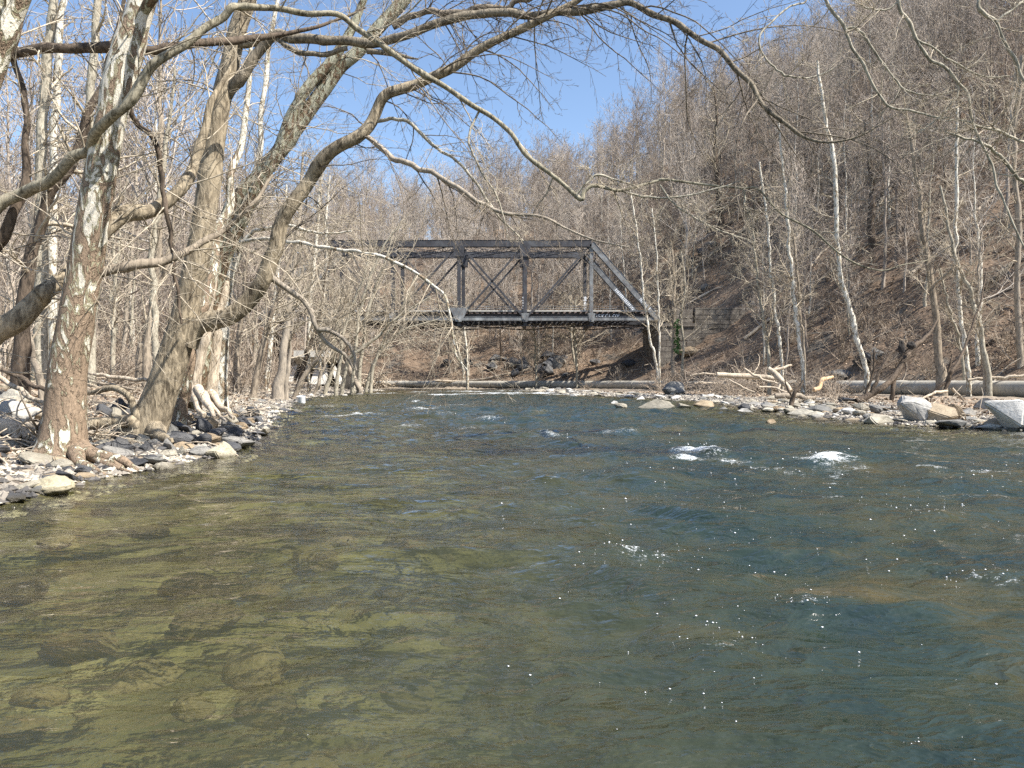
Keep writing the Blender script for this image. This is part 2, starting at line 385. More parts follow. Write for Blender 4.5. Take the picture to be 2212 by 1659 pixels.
# water: gently heaving sheet, steeper over the riffles
wx = axis((-150, -45, 4), (-45, -16, .8), (-16, -6, .14), (-6, 8, .05), (8, 17, .13)); wy = axis((-14, -1, .5), (-1, 1.2, .14), (1.2, 13, .05), (13, 30, .1), (30, 60, .26), (60, 106, .45), (106, 124, 2))
WX, WY = np.meshgrid(wx, wy)
dl_, _ = seg_dist(WX, WY, LEFT); dr_, _ = seg_dist(WX, WY, RIGHT)
calm = smooth(.2, 5.5, dl_ + .25 * (WY - 6) * (WX < 0)) * smooth(0, 3.0, dr_)
def rip(x, y, sx, sy, seed): return fbm(x / sx, y / sy, 0, 3, seed, .45)
wxp = WX + .5 * fbm(WX * .5, WY * .5, 0, 2, 71); wyp = WY + .5 * fbm(WX * .5, WY * .5, 3, 2, 72)
amp = .015 + (.027 + .022 * smooth(9, 22, WY)) * calm
near = 1 - smooth(35, 70, WY) * .3
WZ = amp * (1.0 * rip(wxp, wyp, 1.5, .9, 3) + .85 * rip(wxp + 9, wyp, .62, .40, 4) + .22 * rip(wxp, wyp + 5, .24, .16, 6) * (WY < 30) + .3 * (.5 - np.abs(rip(wxp + 3, wyp, .5, .33, 61))) * (WY < 45))
rid = 1 - np.abs(fbm(wxp / 1.9, wyp / 1.0, 0, 3, 8)); WZ += amp * .9 * np.clip(rid - .45, 0, 1) ** 2 * 3
foam = np.zeros_like(WX)
def crest(px, py, wpx, h, fo, depth=.5, ang=0.0):
    """standing wave: centre seen at px,py"""
    global WZ, foam
    c_ = wpt(px, py); wd = wpx / 2 * c_[1] / FPX
    dx = WX - c_[0]; dy = WY - c_[1]; ca, sa = math.cos(ang), math.sin(ang); dx, dy = dx * ca + dy * sa, -dx * sa + dy * ca
    dy = dy + .35 * depth * noise(dx / wd * 1.6, dy * 0, 0, int(px))
    g = np.exp(-(dx / wd) ** 2) 
    WZ += .75 * h * g * (np.exp(-(dy / (depth * .45)) ** 2) - .4 * np.exp(-((dy + depth * .9) / (depth * .5)) ** 2)) * (1 + .5 * noise(WX * 3.1, WY * 3.1, 0, 5))
    foam = np.maximum(foam, fo * g * np.exp(-((dy + depth * .12) / (depth * .42)) ** 2))
for a in [(1525, 980, 150, .17, 1.35, .9), (1790, 998, 110, .15, 1.35, .8), (1480, 988, 60, .05, 1.2, .7), (1580, 992, 90, .03, .7, .6), (1850, 1008, 80, .03, .6, .5), (1190, 940, 60, .09, .75, .8), (1330, 936, 120, .07, .5, .8), (1640, 1010, 140, .04, .5, .35), (1700, 1020, 90, .04, .5, .35), (2010, 1012, 70, .05, .7, .35), (2140, 1020, 110, .05, .65, .4), (1190, 1052, 90, .06, .3, .35),
          (1380, 1195, 150, .05, .52, .3), (1560, 1400, 110, .035, .5, .2), (1740, 1330, 70, .03, .45, .2), (2140, 1268, 90, .04, .6, .2), (840, 1100, 260, .05, 0, .35), (800, 1340, 160, .05, 0, .3), (600, 1190, 200, .04, 0, .35), (1900, 1200, 200, .05, 0, .35), (1250, 1300, 260, .05, 0, .4), (1600, 1250, 200, .05, .2, .3),
          (915, 884, 70, .12, .8, 1.4), (760, 899, 160, .08, .8, 1.2), (900, 870, 60, .12, .7, 1.6), (985, 876, 90, .1, .6, 1.6), (700, 880, 100, .08, .5, 1.5), (1010, 925, 60, .07, .6, 1.0), (1060, 905, 70, .1, .55, 1.3), (890, 920, 90, .08, .5, 1.0), (1160, 890, 70, .09, .4, 1.4), (960, 895, 70, .09, .4, 1.3), (1240, 865, 80, .06, .4, 1.5),
          (1060, 851, 170, .14, 1.0, 3.2), (960, 853, 100, .12, 1.0, 3.2), (1160, 850, 150, .12, 1.0, 3.0), (1000, 846, 160, .12, .95, 4.0), (1100, 845, 100, .10, .9, 4.0), (830, 851, 60, .10, .9, 3.0), (1220, 853, 110, .08, .8, 2.6), (905, 847, 60, .1, .8, 3.5), (1310, 872, 60, .05, .5, 1.6), (1820, 893, 50, .04, .3, .8)]:
    crest(*(a[:4] + (a[4] * .86,) + a[5:]))
foam = foam + .34 * smooth(.5, 1.0, noise(WX * .5, WY * .6, 0, 77)) * calm * smooth(1.1, 2.0, rid + .6 * noise(WX * 2, WY * 2, 0, 12) + .4 * (WX > 0))
WZ = WZ * near - .0
dep = np.clip(-ground_z(WX, WY), 0, 2)
me = mesh_np("water", np.stack([WX, WY, WZ], 2).reshape(-1, 3), grid_faces(len(wy), len(wx)), True, {"foam": foam.ravel(), "murk": (1 - np.exp(-dep * 1.3)).ravel(), "calm": calm.ravel()})
b = NB("river_water"); v = b.pos(); vs_ = b.pos((.8, 1.5, 1))
bn0 = b.noise(vs_, 3.0, 4, .52, .3); bn = b.math('SUBTRACT', 1.0, b.math('ABSOLUTE', b.math('MULTIPLY', b.math('SUBTRACT', bn0, .5), 2.2))); bf = b.noise(vs_, 17, 4, .6, .15)
calmn = b.attr("calm")
h_ = b.math('ADD', b.math('MULTIPLY', bn, b.math('ADD', .45, b.math('MULTIPLY', calmn, .9))), b.math('MULTIPLY', bf, .16))
nrm = b.bump(h_, .7, .05)
mk = b.noise(b.pos((.75, .95, 1)), .9, 6, .65, .7); mk2 = b.noise(b.pos((1.6, 2.3, 1)), 1.9, 8, .75, .8)
deep = b.ramp(mk, [(.36, (.014, .025, .021)), (.50, (.022, .034, .024)), (.62, (.043, .045, .023)), (.76, (.085, .064, .026))])
shal = b.ramp(mk2, [(.33, (.060, .062, .026)), (.5, (.092, .090, .038)), (.68, (.135, .122, .056))])
murk = b.attr("murk")
mc = b.mix(b.ramp(murk, [(.36, 0.0), (.66, 1.0)]), shal, deep)
body = b.bsdf(mc, .035, nrm, .5); bd = body.node; bd.inputs["IOR"].default_value = 1.5
fr = b.n("Fresnel"); fr.inputs[0].default_value = 1.5; b.set(fr.inputs[1], nrm)
tr = b.n("BsdfTransparent"); tr.inputs[0].default_value = (.85, .87, .72, 1)
gl = b.n("BsdfGlossy"); gl.inputs["Roughness"].default_value = .035; b.set(gl.inputs["Normal"], nrm)
clear = b.n("MixShader"); b.set(clear.inputs[0], fr.outputs[0]); b.set(clear.inputs[1], tr.outputs[0]); b.set(clear.inputs[2], gl.outputs[0])
wm = b.n("MixShader"); b.set(wm.inputs[0], b.ramp(murk, [(.10, .0), (.45, .35), (.66, .90)])); b.set(wm.inputs[1], clear.outputs[0]); b.set(wm.inputs[2], body)
fo = b.attr("foam"); fn = b.noise(b.pos((1, 1.6, 1)), 9, 6, .8, .8); fn2 = b.noise(v, 70, 4, .7)
fm = b.math('ADD', fo, b.math('ADD', b.math('MULTIPLY', b.math('SUBTRACT', fn, .5), 3.4), b.math('MULTIPLY', b.math('SUBTRACT', fn2, .5), 1.8)))
fm = b.math('MULTIPLY', b.ramp(fm, [(.55, 0.0), (1.0, 1.0)]), b.ramp(fo, [(.08, 0.0), (.3, 1.0)]))
fs = b.bsdf((.80, .84, .86), .5, b.bump(fn2, 1.0, .03), .4)
fx = b.n("MixShader"); b.set(fx.inputs[0], b.math('MULTIPLY', fm, .93)); b.set(fx.inputs[1], wm.outputs[0]); b.set(fx.inputs[2], fs)
tag(link("water", me, None, b.done(fx.outputs[0])), kind="structure")
# ------------------------------------------------------------------ truss bridge
def m_steel(name, c0, c1, rust, pale=.0):
    b = NB(name); v = b.coord((1, 1, .6)); n1 = b.noise(v, 1.6, 6, .7, .5); n2 = b.noise(v, 9, 5, .7)
    c = b.ramp(n1, [(.32, c0), (.62, c1)]); c = b.mix(b.ramp(n2, [(.56, 0.0), (.68, .75)]), c, rust)
    c = b.mix(b.ramp(b.noise(v, .7, 3), [(.55, 0.0), (.7, pale)]), c, (.42, .44, .45))
    return b.done(b.bsdf(c, .6, b.bump(n2, .3, .01), .4))
STEEL = m_steel("weathered_black_steel", (.018, .018, .022), (.060, .062, .070), (.08, .035, .018), .10)
STEELP = m_steel("faded_grey_steel", (.075, .08, .09), (.22, .23, .23), (.15, .07, .04), .55)
PAINT = m_plain("white_spray_paint", (.62, .66, .72), (.82, .84, .86), 5, .6)
TIE = m_plain("old_timber", (.035, .028, .022), (.10, .08, .06), 12)
YN, YF = 82.0, 89.3
def bx_(px): return (px - 1106) / FPX * YN
def bz_(py): return CAMZ + (823 - py) / FPX * YN
XJ = [bx_(1420 - 142.8 * k) for k in range(7)]          # seven panel points, right to left
ZB, ZT = bz_(689), bz_(527)
BR = empty("truss_bridge", (XJ[3], YN, ZB)); tag(BR, "black steel railway truss bridge spanning the river on stone abutments", "bridge")
bl = np.array((XJ[3], YN, ZB))
def bpart(s, name, mat, label=None, smooth=False):
    o = link(name, s.mesh(name, smooth, local=bl), BR, mat)
    if label: o["label"] = label
    return o
def channel(s, p, q, w, h, up=(0, 0, 1), lace=0):
    """built-up member: two webs, a cover plate and flanges"""
    P_, Q_ = Vector(p), Vector(q); t = (Q_ - P_).normalized(); u = Vector(up); a = t.cross(u).normalized(); b_ = a.cross(t).normalized()
    for sg in (-1, 1):
        o = a * (sg * (w / 2 - .02)); s.beam(P_ + o, Q_ + o, .03, h, up)
        for e in (-1, 1):
            f = o + b_ * (e * (h / 2 + .012)) - a * (sg * .05); s.beam(P_ + f, Q_ + f, .13, .022, up)
    if lace:
        L = (Q_ - P_).length; n = int(L / (w * 1.1)); 
        for e in (-1, 1):
            for i in range(n):
                u0 = P_ + (Q_ - P_) * (i / n) + b_ * (e * (h / 2 + .03)); u1 = P_ + (Q_ - P_) * ((i + 1) / n) + b_ * (e * (h / 2 + .03)); sg = 1 if i % 2 else -1
                s.beam(u0 + a * (sg * (w / 2 - .04)), u1 - a * (sg * (w / 2 - .04)), .06, .015, up)
    else:
        s.beam(P_ + b_ * (h / 2 + .03), Q_ + b_ * (h / 2 + .03), w + .06, .02, up)
for Y, near in ((YN, True), (YF, False)):
    j = lambda k, z: (XJ[k], Y, z)
    s = Soup(); channel(s, j(5, ZT), j(1, ZT), .62, .66); o_ = bpart(s, "top_chord", STEEL)
    s = Soup(); channel(s, j(6, ZB), j(0, ZB), .5, .34); bpart(s, "bottom_chord", STEELP if near else STEEL)
    for a_, c_ in ((0, 1), (6, 5)):
        s = Soup(); channel(s, j(a_, ZB), j(c_, ZT), .62, .56, (0, 0, 1)); bpart(s, "end_post", STEELP, "faded grey end post with white spray paint near its foot" if a_ == 0 else None)
        if a_ == 0:      # sprayed bands low on the right-hand end posts
            p = np.array(j(0, ZB)); q = np.array(j(1, ZT)); s = Soup(); t = (q - p) / np.linalg.norm(q - p); pr = np.array((-t[2], 0, t[0]))
            f0, f1 = ((.12, .27) if near else (.20, .50))
            rg = random.Random(5 if near else 6); m = 9 if near else 16
            for i in range(m):
                f = f0 + (f1 - f0) * i / m; c0 = p + (q - p) * (f + .006); c1 = p + (q - p) * (f + (f1 - f0) / m * rg.uniform(.7, 1.0))
                hw = .22 * rg.uniform(.8, 1.0)
                s.add(np.array([c0 - pr * hw, c1 - pr * hw * .9, c1 + pr * hw, c0 + pr * hw * .93]) - np.array((0, .335, 0)), [(0, 1, 2, 3)])
            bpart(s, "spray_paint", PAINT)
    for k in range(1, 6):
        s = Soup(); channel(s, j(k, ZB), j(k, ZT - .3), .38 if k in (2, 3, 4) else .32, .34, (1, 0, 0), 1)
        bpart(s, "vertical_post", STEELP if (near and k in (1,)) else STEEL)
        if not near and k in (1, 2):
            s = Soup(); rg = random.Random(k)
            for i in range(7):
                z0 = ZB + 1.1 + i * .33; s.beam((XJ[k] - .15 + rg.uniform(-.03, .03), Y - .25, z0), (XJ[k] + .15, Y - .25, z0 + rg.uniform(.1, .3)), .02, .26)
            bpart(s, "spray_paint", PAINT)
    for (ka, za, kb, zb) in ((1, ZT, 2, ZB), (2, ZT, 3, ZB), (2, ZB, 3, ZT), (3, ZT, 4, ZB), (3, ZB, 4, ZT), (4, ZB, 5, ZT)):
        s = Soup(); pa, pb = np.array(j(ka, za)), np.array(j(kb, zb)); dy = .11
        for o in (-dy, dy): s.beam(pa + (0, o, 0), pb + (0, o, 0), .05, .20)
        n = 22
        for i in range(n):
            c = pa + (pb - pa) * ((i + .5) / n); s.beam(c + (0, -dy, 0), c + (0, dy, 0) + (pb - pa) / n * .45, .03, .1)
        bpart(s, "diagonal", STEEL)
    for k in (2, 3, 4):
        s = Soup()
        for dy in (-.30, .30): s.prism(np.array([(XJ[k] - .62, Y + dy - .02, ZT - .30), (XJ[k] + .62, Y + dy - .02, ZT - .30), (XJ[k] + .52, Y + dy - .02, ZT - 1.45), (XJ[k] - .52, Y + dy - .02, ZT - 1.45)]), (0, .025, 0))
        bpart(s, "gusset_plate", STEEL)
    for k in (1, 2, 3, 4, 5):
        s = Soup(); big = k in (3,)
        for dy in (-.28, .28):
            w0, w1, hh = (1.05, .3, 1.55) if big else (.42, .25, .95)
            s.prism(np.array([(XJ[k] - w1, Y + dy - .02, ZB - .32), (XJ[k] + w1, Y + dy - .02, ZB - .32), (XJ[k] + w0, Y + dy - .02, ZB - .32 + hh), (XJ[k] - w0, Y + dy - .02, ZB - .32 + hh)]), (0, .025, 0))
        s.tube(np.array([(XJ[k], Y - .38, ZB), (XJ[k], Y + .38, ZB)]), [.16, .16], 12); s.endcap(np.array([(XJ[k], Y - .38, ZB), (XJ[k], Y + .38, ZB)]), [.16, .16], 12, 0)
        bpart(s, "pin_joint", STEELP, "large pale gusset plate at the middle panel point" if big and near else None)
# overhead sway and lateral bracing (laced)
def lattice(s, p, q, depth, w=.07):
    p = np.array(p, float); q = np.array(q, float); n = max(4, int(np.linalg.norm(q - p) / (depth * 1.0)))
    s.beam(p, q, .12, w); s.beam(p - (0, 0, depth), q - (0, 0, depth), .12, w)
    for i in range(n):
        a = p + (q - p) * i / n; c = p + (q - p) * (i + 1) / n
        if i % 2: a, c = a - (0, 0, depth), c
        else: a, c = a, c - (0, 0, depth)
        s.beam(a, c, .03, .05)
for k in range(1, 6):
    s = Soup(); lattice(s, (XJ[k], YN, ZT - .35), (XJ[k], YF, ZT - .35), 1.0); bpart(s, "sway_brace", STEEL)
for k in range(1, 5):
    for a, c in (((k, YN), (k + 1, YF)), ((k, YF), (k + 1, YN))):
        s = Soup(); lattice(s, (XJ[a[0]], a[1], ZT - .1), (XJ[c[0]], c[1], ZT - .1), .42, .06); bpart(s, "lateral_brace", STEEL)
for sg, k, k2 in ((1, 1, 0), (-1, 5, 6)):
    s = Soup(); lattice(s, (XJ[k] + sg * .5, YN, ZT - .3), (XJ[k] + sg * .5, YF, ZT - .3), 1.3, .09)
    for Y, d in ((YN, 1), (YF, -1)): s.beam((XJ[k] + sg * .9, Y, ZT - 2.6), (XJ[k] + sg * .5, Y + d * 1.6, ZT - 1.5), .1, .16)
    bpart(s, "portal_brace", STEEL)
# floor: beams hung under the pins, stringers, ties, rails, outer walkway girder
for k in range(7):
    s = Soup(); s.beam((XJ[k], YN, ZB - .30), (XJ[k], YF, ZB - .30), .32, .95); bpart(s, "floor_beam", STEEL)
ZD = bz_(672)
for y in (YN + .62, YN + 2.4, YF - 2.4, YF - .62):
    s = Soup(); s.beam((XJ[6] - .2, y, ZB + .28), (XJ[0] + .2, y, ZB + .28), .04, .72)
    s.beam((XJ[6] - .2, y, ZB + .63), (XJ[0] + .2, y, ZB + .63), .3, .03); s.beam((XJ[6] - .2, y, ZB - .09), (XJ[0] + .2, y, ZB - .09), .3, .03)
    for i in range(28): s.beam((XJ[6] + 1.5 * i + .4, y - .06, ZB - .05), (XJ[6] + 1.5 * i + .4, y - .06, ZB + .6), .07, .1)
    bpart(s, "stringer", STEEL if y > YN + 1 else m_steel("rusty_web_steel", (.022, .018, .018), (.055, .048, .045), (.15, .07, .035), .12))
s = Soup(); rg = random.Random(3)
for i in range(70):
    x = XJ[6] - .4 + i * .615; s.beam((x, YN + .45, ZD - .05), (x, YF - .45 + rg.uniform(-.1, .1), ZD - .05), .24, .22)
bpart(s, "sleepers", TIE)
for y in (YN + 2.9, YN + 4.34):
    s = Soup(); s.beam((XJ[6] - 2, y, ZD + .14), (XJ[0] + 3.5, y, ZD + .14), .07, .15); bpart(s, "rail", m_plain("rail_steel", (.12, .07, .05), (.26, .22, .2), 5, .5))
s = Soup(); s.beam((XJ[6], YN + .38, ZD + .05), (XJ[0] + .3, YN + .38, ZD + .05), .12, .14); bpart(s, "curb_rail", m_plain("pale_curb", (.33, .31, .28), (.55, .53, .48), 6))
for y in (YN + .42, YF - .42):
    s = Soup()
    for z in (.45, .72): s.tube(np.array([(XJ[6], y, ZD + z - .15), (XJ[0], y, ZD + z - .15)]), [.022, .022], 5)
    for i in range(22): s.beam((XJ[6] + i * 2.08, y, ZD), (XJ[6] + i * 2.08, y, ZD + .62), .04, .04)
    bpart(s, "handrail", STEELP)
# lower lateral rods below the floor
s = Soup()
for k in range(6):
    for a, c in (((k, YN), (k + 1, YF)), ((k, YF), (k + 1, YN))): s.beam((XJ[a[0]], a[1], ZB - .72), (XJ[c[0]], c[1], ZB - .72), .09, .12)
bpart(s, "lower_lateral_bracing", STEEL)
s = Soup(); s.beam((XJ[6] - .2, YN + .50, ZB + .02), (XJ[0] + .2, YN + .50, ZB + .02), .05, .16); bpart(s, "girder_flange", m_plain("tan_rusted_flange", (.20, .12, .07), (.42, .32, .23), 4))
s = Soup(); s.beam((XJ[5] - .2, YN + .52, ZB + .22), (XJ[0] - 2, YN + .52, ZB + .22), .03, .14); bpart(s, "conduit", m_plain("pale_conduit", (.30, .32, .34), (.5, .52, .53), 4))
# scrawled spray-painted tag on the near girder
s = Soup(); x0 = XJ[1] + .35; yy = YN + .52; rg = random.Random(11)
glyphs = ["O", "S", "K", "C", "L", "O", "Y"]
def strokes(ch):
    return {"O": [[(0, .5), (.15, .9), (.5, 1), (.85, .8), (.9, .4), (.6, 0), (.2, .05), (0, .5)]], "S": [[(.9, .85), (.5, 1), (.1, .8), (.25, .52), (.75, .45), (.85, .15), (.45, 0), (.05, .15)]],
            "K": [[(.1, 0), (.12, 1)], [(.85, 1), (.15, .45), (.9, 0)]], "C": [[(.9, .85), (.5, 1), (.1, .7), (.1, .3), (.5, 0), (.9, .15)]], "L": [[(.1, 1), (.12, .02), (.8, .05)]], "Y": [[(0, 1), (.45, .5), (.95, 1)], [(.45, .5), (.4, -.4)]]}[ch]
for i, ch in enumerate(glyphs):
    for st in strokes(ch):
        for (a, b_), (c, d) in zip(st[:-1], st[1:]): s.beam((x0 + i * .42 + a * .33, yy, ZB + .18 + b_ * .36), (x0 + i * .42 + c * .33, yy, ZB + .18 + d * .36), .012, .065)
bpart(s, "lettering", PAINT)

# ------------------------------------------------------------------ masonry abutments
def m_stone(name, c0, c1, c2):
    b = NB(name); v = b.coord(); n1 = b.noise(v, 1.3, 5, .6); n2 = b.noise(v, 8, 6, .7)
    c = b.ramp(n1, [(.3, c0), (.5, c1), (.7, c2)]); c = b.mix(b.ramp(n2, [(.3, .5), (.55, 0.0)]), c, tuple(x * .4 for x in c0))
    return b.done(b.bsdf(c, .9, b.bump(n2, .8, .05), .15))
STONE = m_stone("cut_stone", (.085, .075, .062), (.16, .14, .12), (.26, .235, .195))
STONEB = m_stone("brown_stone", (.10, .065, .045), (.19, .13, .09), (.28, .21, .15))
def masonry(s, x0, x1, y0, y1, z0, z1, course, rg, inset=.06, blen=1.1):
    """coursed ashlar block work; every stone a little different in depth, with open joints over a core"""
    s.box(x0 + inset, x1 - inset, y0 + inset, y1 - inset, z0, z1 - .02)
    z = z0
    while z < z1 - .05:
        h = min(course * rg.uniform(.85, 1.2), z1 - z)
        if z1 - z - h < .15: h = z1 - z
        for face in (0, 1, 2):
            a0, a1 = (x0, x1) if face == 0 else (y0, y1)
            p = a0
            while p < a1 - .01:
                L = blen * rg.uniform(.6, 1.5); q = a1 if a1 - p - L < .35 else p + L; e = rg.uniform(-.03, .035); g = .018
                if face == 0: s.box(p + g, q - g, y0 - .015 - e, y0 + inset + .01, z + g, z + h - g)
                elif face == 1: s.box(x0 - .012 - e, x0 + inset + .01, p + g + (.09 if p == a0 else 0), q - g, z + g, z + h - g)
                else: s.box(x1 - inset - .01, x1 + .012 + e, p + g + (.09 if p == a0 else 0), q - g, z + g, z + h - g)
                p = q
        z += h
rg = random.Random(21)
XR = XJ[0] - .1
AB = empty("stone_abutment", (XR + 1.5, 85, 1.0)); tag(AB, "grey cut-stone abutment carrying the right end of the steel bridge", "abutment")
def apart(name, mat, root, *boxes, course=.62):
    s = Soup()
    for bxs in boxes: masonry(s, *bxs, course, rg)
    return link(name, s.mesh(name, False, local=np.array(root.location)), root, mat)
ZS = ZB - .95
apart("masonry", STONE, AB, (XR, XR + 3.9, YN - 1.6, YF + 1.2, .2, ZS))
apart("back_wall", STONE, AB, (XR + 1.5, XR + 3.7, YN - 1.2, YF + .9, ZS + .005, ZD + .1), course=.5)
apart("wing_wall", STONE, AB, (XR + 3.95, XR + 10.5, YN - 1.35, YN - .4, 3.6, ZD + .25), course=.48)
s = Soup(); s.box(XR - .18, XR + 4.05, YN - 1.75, YF + 1.3, ZS + .003, ZS + .32); link("bearing_shelf", s.mesh("bearing_shelf", False, local=np.array(AB.location)), AB, STONE)
for y in (YN, YF):
    s = Soup(); s.box(XR + .05, XR + .85, y - .45, y + .45, ZS + .33, ZB - .17); link("bearing", s.mesh("bearing", False, local=np.array(AB.location)), AB, STEEL)
XL = XJ[6] + .1
AL = empty("stone_abutment", (XL - 1.5, 85, 1.0)); tag(AL, "brown stone abutment behind bare trunks under the bridge's left end", "abutment")
apart("masonry", STONEB, AL, (XL - 4.0, XL + .5, YN - 1.6, YF + 1.2, .2, ZB - .95), course=.55)
apart("wing_wall", STONEB, AL, (XL - 10.5, XL - 4.05, YN - 1.3, YN - .3, .8, ZB - .4), course=.5)

# ------------------------------------------------------------------ sewer pipeline along the far bank
def m_concrete(name, c0, c1, streak=True):
    b = NB(name); v = b.coord(); n1 = b.noise(v, .9, 5, .6); n2 = b.noise(b.coord((6, 6, 1.0)), 2.2, 5, .7); n3 = b.noise(v, 30, 4)
    c = b.ramp(n1, [(.3, c0), (.7, c1)])
    c = b.mix(b.ramp(n2, [(.5, 0.0), (.72, .55)]), c, tuple(x * .45 for x in c0))
    return b.done(b.bsdf(c, .85, b.bump(n3, .4, .01), .2))
CONC = m_concrete("old_concrete", (.29, .27, .225), (.47, .44, .38))
CONCP = m_concrete("pale_concrete", (.46, .44, .40), (.62, .60, .55))
PL = empty("concrete_pipeline", (16, 70, .5)); tag(PL, "long grey concrete pipe lying along the foot of the wooded bank", "pipeline")
c_ = crom(np.array([(-34, 109, 0), (-13, 104.0, 0), (-1, 95.5, 0), (10, 85, 0), (16, 70, 0), (23, 51, 0), (27, 39, 0), (32, 22, 0), (34.5, 12, 0)], float), 40); d_ = np.r_[0, np.cumsum(np.linalg.norm(np.diff(c_, axis=0), axis=1))]
L_ = 4.9; nsec = int(d_[-1] / L_); RP = .45; ZP = .66; rg = random.Random(4)
for i in range(nsec):
    t = np.linspace(i * L_ + .03, (i + 1) * L_ - .03, 12); q = np.stack([np.interp(t, d_, c_[:, 0]), np.interp(t, d_, c_[:, 1]), np.full(12, ZP + rg.uniform(-.015, .015))], 1)
    r = np.full(12, RP + rg.uniform(-.006, .006)); r[0] *= .985; r[-2:] = RP + .03
    s = Soup(); s.tube(q, r, 28); s.endcap(q, r, 28, 0); s.endcap(q, r, 28, -1)
    link("pipe_section", s.mesh("pipe_section", True, local=np.array((16, 70, .5))), PL, CONC)

# ------------------------------------------------------------------ concrete flood culvert on the left bank
CY = 72.0
def cp(px, py, Y=CY): return pt(px, py, Y)
CU = empty("concrete_culvert", tuple(cp(676, 823))); cl = np.array(CU.location); tag(CU, "pale concrete culvert with slanted piers and dark openings behind the left-bank trees", "culvert")
s = Soup(); x0, x1 = cp(634, 0)[0], cp(722, 0)[0]; zt, zb1, zb2 = cp(0, 757)[2], cp(0, 771)[2], cp(0, 783)[2]
s.box(x0, x1, CY, CY + .5, zb1, zt); link("parapet", s.mesh("parapet", False, local=cl), CU, CONCP)
s = Soup(); s.prism(np.array([(x0, CY - .003, zb1 - .003), (x1, CY - .003, zb1 - .003), (x1, CY + 1.1, zb2), (x0, CY + 1.1, zb2 - .15)]), (0, 6, 0)); link("soffit_beam", s.mesh("soffit_beam", False, local=cl), CU, CONC)
for (a, bb) in ((661, 645), (688, 676), (702, 697), (640, 622), (716, 734)):
    s = Soup(); pa, pb = cp(a, 783, CY + 1.4), cp(bb, 830, CY + .3)
    s.prism(np.array([pa + (-.22, 0, 0), pa + (.22, 0, 0), pb + (.30, 0, 0), pb + (-.30, 0, 0)]), (0, 4.5, 0)); link("pier", s.mesh("pier", False, local=cl), CU, CONCP)
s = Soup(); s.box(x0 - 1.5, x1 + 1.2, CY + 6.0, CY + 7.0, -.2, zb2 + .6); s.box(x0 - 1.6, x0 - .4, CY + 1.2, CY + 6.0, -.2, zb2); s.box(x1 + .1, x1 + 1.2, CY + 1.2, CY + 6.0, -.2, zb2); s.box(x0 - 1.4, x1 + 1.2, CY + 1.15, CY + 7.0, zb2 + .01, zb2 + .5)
link("inner_wall", s.mesh("inner_wall", False, local=cl), CU, m_plain("dark_concrete", (.04, .038, .033), (.09, .08, .07), 2))  # near-black wall colour makes the openings dark

# ------------------------------------------------------------------ white bucket
bp = wpt(652, 868, .12); bp = np.array((bp[0], bp[1], gz(bp[0], bp[1])))
BU = empty("white_bucket", tuple(bp), 0.4); tag(BU, "white plastic bucket lying at the left waterline by a leaning trunk", "bucket")
s = Soup(); q = np.array([(0, 0, 0), (0, 0, .02), (0, 0, .34), (0, 0, .36), (0, 0, .38)]) * 1.25; s.tube(q, np.array([.13, .135, .155, .165, .165]) * 1.25, 20); s.endcap(q, np.array([.13] * 5) * 1.25, 20, 0); s.tube(q[::-1] * .98 + (0, 0, .012), np.array([.15, .15, .145, .125, .01]) * 1.25, 20)
o = link("pail", s.mesh("pail", True), BU, m_plain("white_plastic", (.72, .74, .76), (.82, .83, .84), 3, .4)); o.rotation_euler = (.12, -.1, 0)
s = Soup(); a = np.linspace(-.1, np.pi + .1, 14); s.tube(np.stack([np.cos(a) * .21, np.sin(a) * .12, .42 - np.sin(a) * .13], 1), np.full(14, .008), 5); o = link("handle", s.mesh("handle"), BU, m_plain("wire", (.3, .3, .3), (.4, .4, .4), 3)); o.rotation_euler = (.12, -.1, 0)
# ------------------------------------------------------------------ bark and twig materials
B_SYC = m_sycamore("sycamore_bark")
B_SYCW = m_sycamore("white_sycamore_bark", (.33, .25, .17), (.70, .66, .57), (.40, .38, .28), -1.0, 3.5)
B_SYCO = m_sycamore("olive_sycamore_bark", (.20, .14, .09), (.44, .43, .33), (.27, .27, .18), 1.0, 12)
B_BROWN = m_bark("ridged_brown_bark", (.075, .060, .042), (.33, .275, .195), 6, .22, .95, .03)
B_DARK = m_bark("dark_bark", (.035, .028, .022), (.13, .10, .075), 7, .25, .8, .02)
B_MID = m_bark("grey_brown_bark", (.11, .09, .07), (.30, .25, .19), 5, .22, .7, .03, .25)
B_PALE = m_bark("pale_limb_bark", (.13, .115, .085), (.40, .365, .29), 8, .3, .5, .01)
B_MID2 = m_bark("dark_grey_limb_bark", (.055, .047, .036), (.24, .205, .155), 7, .25, .9, .02)
B_LIMB = m_bark("olive_limb_bark", (.075, .066, .045), (.30, .27, .20), 8, .3, .7, .015)
B_DEAD = m_bark("bleached_deadwood", (.20, .16, .115), (.52, .44, .34), 9, .12, .7, .02)
B_TWIG = m_bark("twig_bark", (.20, .165, .12), (.46, .40, .31), 4, 1, .2, .005)
B_TWIGM = m_bark("hanging_shoot_bark", (.07, .058, .045), (.22, .185, .145), 4, 1, .2, .005)
B_TWIGD = m_bark("dark_twig_bark", (.05, .04, .032), (.14, .115, .09), 4, 1, .2, .005)
B_HILL = m_bark("hill_tree_bark", (.14, .11, .09), (.38, .32, .26), 1.5, .2, .3, .02, .35)
B_HILLT = m_bark("hill_twig_bark", (.145, .118, .097), (.42, .355, .295), .6, 1, .1, .01, .5)
rng = np.random.default_rng(12)

